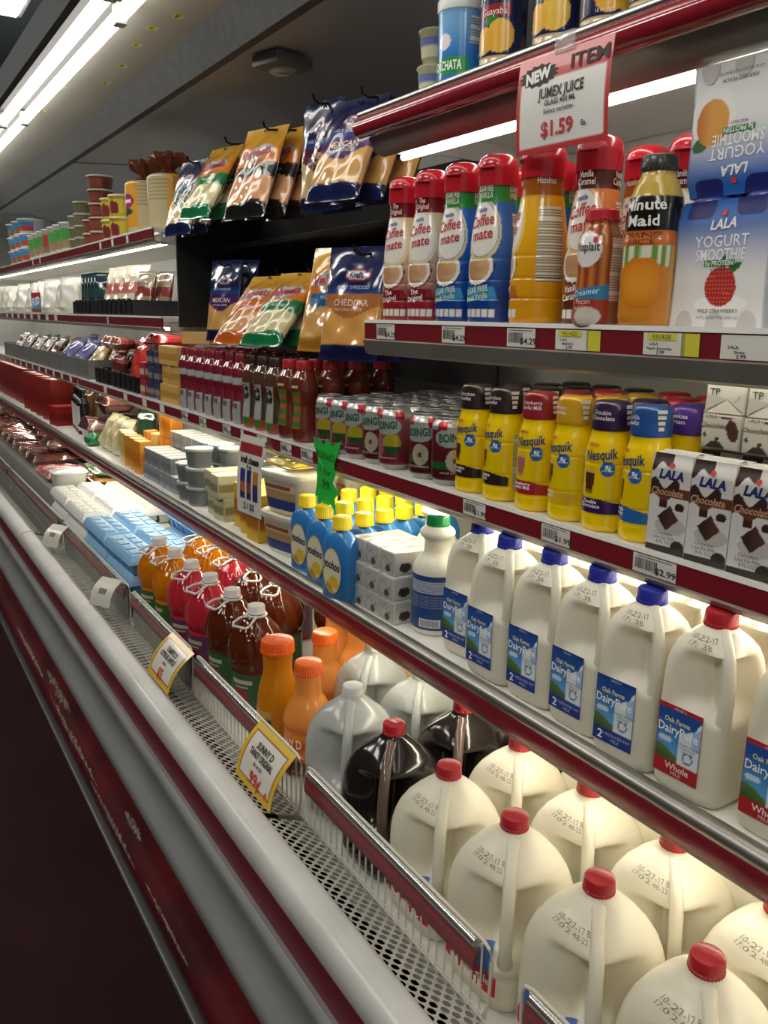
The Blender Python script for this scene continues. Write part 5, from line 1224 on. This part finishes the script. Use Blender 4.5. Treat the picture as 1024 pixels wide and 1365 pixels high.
# ================================================================ far bay, top shelf
ZF = 1.7255
brown = tub(.052, .05, '#7c3a2a', '#c9c2b4', '#8a4636')
green = tub(.048, .045, '#7d7a60', '#b9b9ae', '#6f6c50')
yellow = tub(.05, .075, '#d9c23a', '#e6dfb0', lambda u, t: lin('#7a2a34') if ell(u, t, .1, .4, .6, .35) < 1 else lin('#d9c23a'))
for z in range(5): place(brown, 'deli_tub', 'clear deli tub of brown sauce, %s from below in the tall stack' % ORD[z], 'tub', (.925, 3.70, ZF + z * .0545), 10, 'brown deli tubs')
for z in range(2): place(brown, 'deli_tub', 'clear deli tub of brown sauce behind the tall stack, %s from below' % ORD[z], 'tub', (.925, 3.82, ZF + z * .0545), 10, 'brown deli tubs')
for z in range(4): place(green, 'deli_tub', 'clear deli tub of olive dip, %s from below in its stack' % ORD[z], 'tub', (.92, 3.98, ZF + z * .0495), 10, 'olive deli tubs')
for z in range(3): place(green, 'deli_tub', 'clear deli tub of olive dip in the far stack, %s from below' % ORD[z], 'tub', (.92, 4.10, ZF + z * .0495), 10, 'olive deli tubs')
for i in range(2):
    for z in range(2): place(yellow, 'bean_tub', 'yellow tub with maroon print, column %s from the tostadas, %s' % (ORD[i], ('lower', 'upper')[z]), 'tub', (.915, 3.35 + i * .125, ZF + z * .0795), 18, 'yellow printed tubs')
white_g = tub(.055, .13, '#dcdccb', '#e6e6dc', lambda u, t: lin('#4f9a4a') if t > .45 else lin('#a08a6a'))
white_r = tub(.055, .13, '#dcd2cb', '#e6e2dc', lambda u, t: lin('#b04048') if t > .4 else lin('#8a7a60'))
for i in range(7): place(white_r if i == 3 else white_g, 'cream_tub', 'tall pale tub with %s label, %s from the olive tubs' % ('pink' if i == 3 else 'green', ORD[i]), 'tub', (.92, 4.27 + i * .14, ZF), 15, 'tall pale tubs')
blue_t = tub(.075, .075, '#c9d8e6', '#e2e8ea', lambda u, t: lin('#3f8ac4') if t > .5 else (lin('#c8443a') if u > .2 else lin('#4f9a5a')))
for i in range(3):
    for z in range(3): place(blue_t, 'cottage_tub', 'white and blue tub, column %s from the tall pale tubs, %s from below' % (ORD[i], ORD[z]), 'tub', (.93, 5.33 + i * .19, ZF + z * .0795), 15, 'white and blue tubs')
# tostada sleeve
m = MB(); TS = Rev([(0, .068, 2.2), (.004, .072, 2.2), (.17, .073, 2.2), (.178, .068, 2), (.182, .05, 2)]); 
def tp(u, z):
    if abs(u + .02) < .062 and z > .02:
        if ell(u, z, -.012, .11, .04, .026) < 1: return lin('#a82a6a')
        if ell(u, z, -.012, .075, .032, .012) < 1: return lin('#2f5a3a')
        return lin('#dba03a')
    return lin('#c2b48c') if (z * 1000) % 12 > 3 else lin('#9a8a62')
TS.build(m, tp, 56, .004)
t = MB(); t.grid(-.04, .016, .104, .116, 10, 2, TS.pt, lambda u, z: lin('#e8dcd4'), .001)
cr_ = MB(); rd = random.Random(4); pr = [(.18, .055), (.19, .03), (.197, .018), (.205, .024), (.22, .042), (.238, .05), (.25, .046)]
Rev(pr, mod=lambda th, z, r: r * (1 + .35 * math.sin(7 * th + z * 60) * ss(.195, .23, z))).build(cr_, seg=56, capt=False)
tost = [('sleeve', m.mesh('sleeve', PM(.25, coat=.6), angle=60), [('print_band', t.mesh('print_band', INK, False))]), ('cellophane_top', cr_.mesh('cellophane_top', M('#8a4a34', .12, coat=1.0, transl=.4), angle=60))]
place(tost, 'tostada_pack', 'tall tostada pack with yellow label and gathered cellophane top at the shelf end', 'tostada pack', (.94, 3.12, ZF), 12, 'tostada packs')
place(tost, 'tostada_pack', 'plain side of a tostada pack next to the hanging cheese', 'tostada pack', (.96, 2.92, ZF), 130, 'tostada packs')
place(tost, 'tostada_pack', 'tostada pack in the second row of the far top shelf', 'tostada pack', (1.1, 3.02, ZF), 120, 'tostada packs')
# ---------------------------------------------------------------- far middle shelf: trays of bags
Z2F = 1.4435
def tray(w, d, h, mat):
    m = MB(); m.box(0, d, -w / 2, w / 2, 0, .003); m.box(0, .003, -w / 2, w / 2, .003, h); m.box(d - .003, d, -w / 2, w / 2, .003, h); m.box(.003, d - .003, -w / 2, -w / 2 + .003, .003, h); m.box(.003, d - .003, w / 2 - .003, w / 2, .003, h)
    return m.mesh('tray', mat, False)
BLK = M('#1c1b1a', .4)
def btray(w, x, y, z, label, h=.055, d=.2, mat=BLK, ribs=True):
    ps = [('tray_body', tray(w, d, h, mat))]
    if ribs:
        for i in range(int(w / .07)):
            r = MB(); yy = -w / 2 + .035 + i * .07; r.bbox(-.006, .0, yy - .02, yy + .02, .004, h + .006, .002); ps.append(('front_rib', r.mesh('front_rib', mat, False)))
    return place(ps, 'display_tray', label, 'tray', (x, y, z), 0, 'display trays')
btray(.62, .868, 3.42, Z2F, 'black tray of white and red cheese bags on the far middle shelf')
btray(.34, .868, 3.92, Z2F, 'black tray of dark green packs on the far middle shelf')
wr = plain(.15, .19, '#e0d8c4', '#d0c2a8', 21, .04, None, '#b8302a', '#c8746a'); wg = plain(.12, .17, '#dcd8c8', '#efece2', 22, .05); dg = plain(.09, .17, '#1f3a2a', '#24304a', 23, .035, None, '#fff', '#2a4a4a'); br = plain(.1, .16, '#7a6a54', '#a89a82', 24, .035, None, '#f0e0d0', '#8a3a34')
for i, y in enumerate([3.22, 3.36, 3.5, 3.62]):
    place(wr if i in (1, 2, 3) else br, 'cheese_bag', 'pale cheese bag with red print leaning in the black tray, %s from the cheese hooks' % ORD[i], 'cheese bag', (.932, y, Z2F + .008), 0, 'leaning pale cheese bags', rot=(0, math.radians(14), math.radians(22)))
    place(br, 'cheese_bag', 'tan cheese bag in the second rank of the black tray, %s from the cheese hooks' % ORD[i], 'cheese bag', (1.0, y - .02, Z2F + .008), 0, 'leaning pale cheese bags', rot=(0, math.radians(12), math.radians(15)))
for i in range(5): place(dg, 'herb_pack', 'dark green upright pack in its black tray, %s from the pale bags' % ORD[i], 'pack', (.935, 3.80 + i * .06, Z2F + .008), 0, 'dark green packs', rot=(0, math.radians(6), math.radians(50)))
for i in range(14):
    for r in range(2):
        place(wg, 'cheese_bag', 'white bag of fresh cheese in the %s rank, %s beyond the black trays' % (('front', 'rear')[r], ORD[i]), 'cheese bag', (.89 + .1 * r, 4.25 + i * .21 + random.uniform(-.03, .03), Z2F + .004), 0, 'loose white cheese bags', rot=(0, math.radians(random.uniform(8, 25)), math.radians(random.uniform(5, 50))))
m = MB(); f = front(0)
m.grid(-.06, .06, 0, .1, 12, 14, f, lambda u, z: lin('#c22a30') if z > .072 else (mix(lin('#2a6ab8'), lin('#7ab0d8'), ss(.07, 0, z)) if z > .02 else lin('#8a5a4a')), 0); m.grid(-.06, .06, 0, .1, 1, 1, lambda u, z, off=0: (.002, u, z), lambda u, z: lin('#e8e8e4'), 0)
t = MB(); t.text('FUD', .036, 0, .055, f, '#e8eef8', .0012, bold=.06, tilt=.15, shear=.1)
place([('sign_card', m.mesh('sign_card', PM(.4), False), [('lettering', t.mesh('lettering', INK, False))])], 'shelf_sign', 'small red and blue sign card among the white cheese bags', 'sign', (.824, 4.75, Z2F + .004), 12)
# ---------------------------------------------------------------- far end of the long shelf: meats
redbag = plain(.16, .19, '#b82a26', '#d04a3a', 31, .05, None, '#f4e4d8', '#c8382e'); pink = plain(.16, .12, '#8a3a34', '#c07a6a', 32, .05, None, '#fff', '#6a2a28'); cream = plain(.12, .15, '#d0b494', '#b88a6a', 33, .05)
blueb = plain(.14, .15, '#3a3a8a', '#8a86b0', 34, .05); gold = plain(.13, .14, '#b8924a', '#e0d4b4', 35, .05); grey = plain(.15, .13, '#7a726c', '#a89c94', 36, .05, None, '#fff', '#6a3a34'); 
btray(.36, .868, 3.28, Z3, 'black tray of red ham packs on the long shelf', .06, .2)
btray(.24, .868, 3.62, Z3, 'black tray of sausage links on the long shelf', .06, .2)
for i, (sp, x, y, z, ay, rz, l) in enumerate([(redbag, .87, 2.955, .192, 89, 0, 'large red ham bag lying over the lunch packs'), (redbag, 1.07, 2.85, .215, 89, 0, 'large red ham bag lying at the rear over the tan packs'), (redbag, .95, 3.19, .02, 16, 0, 'red ham bag leaning in the black tray'), (cream, 1.01, 3.26, .012, 12, 0, 'cream and red ham pack leaning in the black tray'), (redbag, .945, 3.37, .012, 14, 0, 'bright red pack standing in the black tray'), (pink, .93, 3.6, .012, 8, 0, 'pack of pink sausage links standing in the tray'), (pink, 1.0, 3.64, .012, 8, 0, 'pack of pink sausage links, second in the tray'), (pink, .90, 3.55, .165, 88, 0, 'pack of pink sausage links lying on the others'), (pink, .91, 3.72, .165, 88, 0, 'pack of brown sausage links lying behind')]):
    place(sp, 'meat_pack', l, 'meat pack', (x, y, Z3 + z), 0, 'ham and sausage packs', rot=(0, math.radians(ay), math.radians(rz)))
SB = M('#8f8d88', .35, .35, noise=.2, nscale=20)
btray(.90, .864, 4.295, Z3, 'steel bin of blue and gold lunch meat beside the black trays', .085, .3, SB, False)
btray(1.5, .864, 5.52, Z3, 'farther steel bin of dark lunch meat packs', .085, .3, SB, False)
for i in range(16):
    sp, w = [(gold, 'gold and white'), (blueb, 'blue'), (blueb, 'blue'), (grey, 'grey brown')][min(3, i // 2)]
    place(sp, 'meat_pack', '%s lunch meat pack heaped in the steel bins, %s from the sausage tray' % (w, ORD[i]), 'meat pack', (.905 + .11 * (i % 2), (3.93 + i * .145) if i < 6 else 4.86 + (i - 6) * .145, Z3 + .035 + .02 * random.random()), 0, '%s lunch meats in steel bins' % w, rot=(0, math.radians(random.uniform(30, 45)), math.radians(random.uniform(-4, 4))))
# ---------------------------------------------------------------- far end of the milk shelf
rbox = boxspec(.13, .14, .22, '#8a2a26', '#b44438', None, '#e8c0a8', '#7a1f1e', .35); rbox2 = boxspec(.1, .12, .1, '#9a2024', '#b83a34', None, '#fff', '#7a1a1e', .35)
for i in range(4): place(rbox, 'chorizo_box', 'tall red meat box, %s from the striped bottles' % ORD[i], 'box', (.85 + .0 * i, 4.80 + i * .2, Z4), 12, 'tall red boxes')
for i in range(6): place(rbox, 'chorizo_box', 'tall red meat box in the far end rank, %s' % ORD[i], 'box', (.87, 5.75 + i * .17, Z4), 6, 'far red boxes')
place(rbox2, 'meat_box', 'low dark red box in front of the striped bottles', 'box', (.83, 4.55, Z4), 10)
place(boxspec(.34, .24, .03, '#3a1618', '#2a1416', None), 'box_lid', 'flat dark maroon tray lying on the tall packs', 'box', (.98, 4.3, Z4 + .222), 8)
tanp = plain(.14, .19, '#b98a5a', '#8a5a3a', 41, .06)
for i in range(2): place(tanp, 'tortilla_pack', 'tan tortilla pack standing before the red boxes, %s' % ORD[i], 'pack', (1.0, 4.52 + i * .16, Z4 + .006), 0, 'tan packs', rot=(0, math.radians(8), 0))
stb = Rev([(0, .026), (.004, .03), (.15, .03), (.165, .022), (.175, .014), (.2, .013)])
m = MB(); stb.build(m, lambda u, z: lin('#d0ccc4') if abs(u) < .014 and .02 < z < .14 else lin('#16181a'), 36, .005)
sb = [('bottle_body', m.mesh('bottle_body', PM(.25, coat=.4), angle=60)), ('cap', capmesh(.015, .199, .215, '#1f2422', seg=20))]
for i in range(4): place(sb, 'sauce_bottle', 'black bottle with white stripe, %s from the ham' % ORD[i], 'bottle', (.90 + .01 * i, 4.16 + i * .085, Z4), 20, 'black striped bottles')
ham = plain(.2, .16, '#5a3230', '#7a4a42', 42, .09)
for (x, y, z, l) in [(.845, 3.96, .012, 'brown wrapped ham lying near the green ball'), (1.02, 3.96, .012, 'brown wrapped ham lying at the rear'), (.93, 3.95, .12, 'brown wrapped ham on top of the others'), (1.05, 3.74, .012, 'dark wrapped ham deep in the shadow')]:
    place(ham, 'wrapped_ham', l, 'ham', (x, y, Z4 + .045 + z), 0, 'wrapped hams', rot=(0, math.radians(90), 0))
gp = plain(.12, .17, '#16382a', '#1f4a34', 43, .06)
for i in range(2): place(gp, 'herb_pack', 'dark green pack standing behind the cheese, %s' % ORD[i], 'pack', (1.02 + .06 * i, 3.55 - .12 * i, Z4 + .002), 0, 'green packs behind the cheese', rot=(0, math.radians(5), math.radians(20)))
m = MB(); Rev([(0, .01), (.006, .028), (.02, .036), (.036, .036), (.05, .027), (.056, .012), (.06, .006), (.066, .007)]).build(m, seg=28)
st = MB(); st.tube([(0, 0, .058), (.004, .003, .07), (.012, .006, .078)], .003, 6)
place([('wax_ball', m.mesh('wax_ball', M('#1f7a4a', .3, coat=.4))), ('knot', st.mesh('knot', M('#e0d8c4', .6)))], 'cheese_ball', 'green waxed cheese ball standing alone near the shelf front', 'cheese', (.85, 3.775, Z4))
pale = plain(.105, .16, '#d0c49a', '#c0b48a', 44, .05)
for i in range(3): place(pale, 'cheese_bag', 'pale wrapped cheese leaning at the shelf front, %s from the green ball' % ORD[i], 'cheese bag', (.87, 3.66 - .11 * i, Z4 + .006), 0, 'pale wrapped cheeses', rot=(0, math.radians(25), math.radians(8)))
# ---------------------------------------------------------------- bottom deck beyond the eggs
m = MB(); m.bbox(-.27, .27, -.47, 3.1, 0, .16, .01)
place([('riser', m.mesh('riser', M('#8a8680', .5)))], 'display_riser', 'low grey riser under the sausage pile', 'riser', (.945, 4.3, ZD))
ZR = ZD + .1605
tofu = tub(.075, .07, '#e2e0d8', '#dfe8ee', None, None, 1.0, 4, .9)
place(tofu, 'foam_box', 'white foam box standing beyond the white egg cartons', 'box', (.765, 3.915, ZR), 0)
place(tub(.085, .06, '#e6e2d6', '#7fb0d8', None, None, 1.0, 4, .9), 'food_tub', 'white tub with blue lid among the far packs', 'tub', (1.0, 4.125, ZR), 0)
flat = [(plain(.19, .19, '#c99a5a', '#b88a4a', 51, .03), 'tan', .86, 3.93, .02), (plain(.17, .17, '#5a8a5a', '#9ac09a', 52, .03), 'green printed', .87, 3.93, .06), (plain(.18, .2, '#e8c8a0', '#f0e2d0', 53, .03), 'peach', 1.06, 3.93, .02), (plain(.18, .2, '#4fa04a', '#e2e8d8', 54, .03), 'bright green', .93, 4.29, .02), (plain(.18, .2, '#b03a44', '#d8a090', 55, .04), 'red', .685, 4.095, .026), (plain(.18, .22, '#c83a4a', '#e6d0cc', 56, .03), 'pink', .69, 4.28, .02)]
for i, (sp, n, x, y, z) in enumerate(flat):
    place(sp, 'food_pack', 'flat %s food pack lying on the deck beyond the egg cartons' % n, 'food pack', (x, y, ZR + z), 0, 'flat food packs', rot=(0, PI / 2, 0))
saus = [plain(.2, .235, '#4a2622', '#6e3c34', 61, .06, None, '#fff', '#5a2e28'), plain(.19, .23, '#6a3430', '#9a6258', 62, .055), plain(.19, .225, '#8a6a60', '#5a302a', 63, .055)]
for i in range(13):
    for j in range(3):
        sp = saus[(i * 2 + j) % 3]
        x, z = ((.685, .037), (.935, .037), (.80 + random.uniform(-.08, .08), .108))[j]
        place(sp, 'sausage_pack', 'dark red sausage pack, %s from the eggs, %s' % (ORD[i], ('by the far fence', 'by the far shelf', 'on top of the pile')[j]), 'sausage pack', (x, 4.5 + i * .212 + (.04 if j == 2 else 0), ZR + z), 0, 'sausage packs on the far deck', rot=(0, PI / 2 - (random.uniform(0, .04)), random.uniform(-.03, .03) if j < 2 else random.uniform(-.04, .04)))
# ================================================================ signs
def sheet(w, h, paint, texts, ns=40, nz=40, bend=0.0, mat=None, back='#dcd9d0'):
    """paper sign: origin at the middle of the top edge, hanging down, front to -X"""
    fm = lambda u, z, off=0.0: (-bend * math.sin(PI * (-z / h)) - off, -u, z)
    m = MB(); m.grid(-w / 2, w / 2, -h, 0, ns, nz, fm, paint, 0); m.grid(-w / 2, w / 2, -h, 0, 8, 12, lambda u, z, off=0: (fm(-u, z)[0] + .0008, u, z), lambda u, z: lin(back), 0)
    t = MB()
    for a in texts: a(t, fm)
    return [('sign_sheet', m.mesh('sign_sheet', mat or PM(.35, coat=.3)), [('lettering', t.mesh('lettering', INK, False))])]
# NEW ITEM
W, H_ = .160, .118
def pa(u, z):
    if abs(u) > W / 2 - .006 or z < -H_ + .006: return lin('#c43a3c')
    if z > -.030: return lin('#c43a3c')
    return lin('#eae7e1')
def tx(t, f):
    n = 30; pts = []
    for k in range(n):
        a = 2 * PI * k / n; r = 1.0 if k % 2 else .8; pts.append((-.042 + .036 * r * math.cos(a), -.0235 + .0145 * r * math.sin(a)))
    t.add([f(-.04, -.0255, .0006)] + [f(u, z, .0006) for u, z in pts], [(0, 1 + k, 1 + (k + 1) % n) for k in range(n)], 0, lin('#161414'))
    t.text('NEW', .0135, -.042, -.0235, f, '#f4f2ee', .0012, bold=.06, tilt=.1, wmax=.045); t.text('ITEM', .0165, .045, -.018, f, '#1a1616', .0012, bold=.02, wmax=.062, stretch=1.3)
    t.text('JUMEX JUICE', .0125, .0, -.0475, f, '#161616', .0012, bold=.02, wmax=.078); t.text('GLASS 450 ML', .0062, 0, -.060, f, '#161616', .0012, bold=.02); t.text('Select varieties .', .006, 0, -.070, f, '#161616', .0012, bold=.01)
    t.text('$1.59', .0175, -.004, -.0915, f, '#c43038', .0012, bold=.03, wmax=.06); t.text('Ea.', .006, .042, -.093, f, '#161616', .0012, bold=.02)
sg = sheet(W, H_, pa, [tx], 56, 40, .004)
hd = MB(); hd.grid(-W / 2 - .004, W / 2 + .004, -H_ - .006, .008, 2, 2, front(.0016), None, 0)
cl = MB(); cl.bbox(-.003, .001, -.016, .016, -.004, .02, .0008)
place(sg + [('clip', cl.mesh('clip', M('#d8d8d4', .12, coat=.5, alpha=.35)))], 'price_sign', 'red and white new item sign clipped to the top shelf edge', 'sign', (.803, .862, 1.788), 0, None, rot=(0, 0, math.radians(3)))
# yellow bordered deck signs
def ysign(lines, price, pcol='#c83028', star=False):
    W, H_ = .165, .116
    def pa(u, z):
        if abs(u) > W / 2 - .011 or z > -.012 or z < -H_ + .012: return lin('#dcb41e')
        if abs(u) > W / 2 - .0145 or z > -.0155 or z < -H_ + .0155: return lin('#8a2420')
        return lin('#dcd8cc')
    def tx(t, f):
        for i, s in enumerate(lines): t.text(s, .0125 if i < 2 else .006, 0, -.034 - i * .0165, f, '#1c1a18', .0012, bold=.03, wmax=.1 if i else .07)
        t.text(price, .024, -.0, -.092, f, pcol, .0012, bold=.03, wmax=.06)
        if star: t.add([f(.055, -.09, .001), f(.048, -.098, .001), f(.052, -.108, .001), f(.058, -.1, .001), f(.066, -.106, .001), f(.062, -.096, .001)], [(0, 1, 2, 3, 4, 5)], 0, lin('#d8641c'))
    return sheet(W, H_, pa, [tx], 48, 40, .012)
def hung(sp, label, x, y, z, tilt, rz): place(sp, 'price_sign', label, 'sign', (x - .008, y, z + .026), 0, 'price signs on the wire fences', rot=(0, math.radians(tilt), math.radians(rz)))
hung(ysign(('SUNNY D', 'TANGY ORIGINAL', 'EA. 64 OZ'), '.99¢', star=True), 'yellow bordered price sign for the orange drink', .624, 1.345, .628, 29, 0)
hung(ysign(('TAMPICO', 'CITRUS APPLE', '2 FOR'), '$5'), 'yellow bordered price sign reading five dollars by the juice jugs', .624, 1.900, .628, 37, 0)
plainp = sheet(.085, .095, lambda u, z: lin('#cdcac0'), [lambda t, f: [t.grid(q, q + .008, -.06, -.042, 1, 1, f, lambda u, z: lin('#6a5a30'), .001) for q in (-.014, -.004, .006)]], 8, 10, .015)
hung(plainp, 'plain white paper tag hanging from the fence by the blue eggs', .612, 2.53, .62, 40, 30); hung(plainp, 'plain white paper tag on the fence by the white eggs', .612, 3.3, .62, 40, 30)
# kraft cheese sheet on the can shelf
W, H_ = .135, .205
def pa(u, z):
    if -.045 < z < -.02 and abs(u) < W / 2 - .008: return lin('#9a2c30')
    if -.165 < z < -.088:
        for c, a, b in ((-.035, '#2f3f86', '#b0683a'), (0, '#2a2f62', '#8a4a30'), (.036, '#c07a34', '#2f3a6a')):
            if abs(u - c) < .014: return lin(a) if z > -.12 else (lin(b) if z > -.15 else lin('#2a2f5a'))
    return lin('#d9d5cc')
def tx(t, f):
    t.text('kraft cheese', .0185, 0, -.062, f, '#1a1816', .001, bold=.04, wmax=.1); t.text('8 oz', .010, 0, -.079, f, '#1a1816', .001, bold=.04); t.text('2 / $5', .017, 0, -.183, f, '#4a3a24', .001, bold=.03)
place(sheet(W, H_, pa, [tx], 48, 60, .006), 'price_sign', 'white paper cheese sign with red band hanging over the butter shelf', 'sign', (.838, 1.962, 1.15), 0, None, rot=(0, math.radians(4), math.radians(4)))
# green starburst
m = MB(); pts = [(-.052, .012), (-.04, -.006), (-.028, .012), (-.008, -.004), (.006, .014), (.02, -.002), (.05, .012), (.038, -.016), (.03, -.042), (.034, -.064), (.026, -.082), (.046, -.1), (.034, -.116), (.04, -.15), (.022, -.128), (.006, -.146), (-.006, -.126), (-.022, -.14), (-.026, -.118), (-.038, -.122), (-.03, -.09), (-.034, -.06), (-.028, -.035), (-.05, -.012)]
f = lambda u, z, off=0.0: (-.006 * math.cos(u * 30) - off, -u, z)
ctr = (0, -.06); n = len(pts)
m.add([f(*ctr)] + [f(*p) for p in pts], [(0, 1 + k, 1 + (k + 1) % n) for k in range(n)], 0, lin('#22b23e')); m.add([tuple(a + b for a, b in zip(f(*ctr), (.0012, 0, 0)))] + [tuple(a + b for a, b in zip(f(*p), (.0012, 0, 0))) for p in pts], [(0, 1 + (k + 1) % n, 1 + k) for k in range(n)], 0, lin('#1f9a38'))
t = MB(); t.text('BOING', .016, -.004, -.026, f, '#134a1c', .0012, tilt=-.1); t.text('2 for', .016, 0, -.058, f, '#134a1c', .0012, tilt=-.2); t.text('.99', .02, .002, -.088, f, '#134a1c', .0012, tilt=-.15)
place([('card', m.mesh('card', PM(.5), False), [('lettering', t.mesh('lettering', INK, False))])], 'starburst_tag', 'bright green starburst tag with handwriting on the can shelf edge', 'sign', (.842, 1.565, 1.185), 0, None, rot=(0, math.radians(2), math.radians(8)))
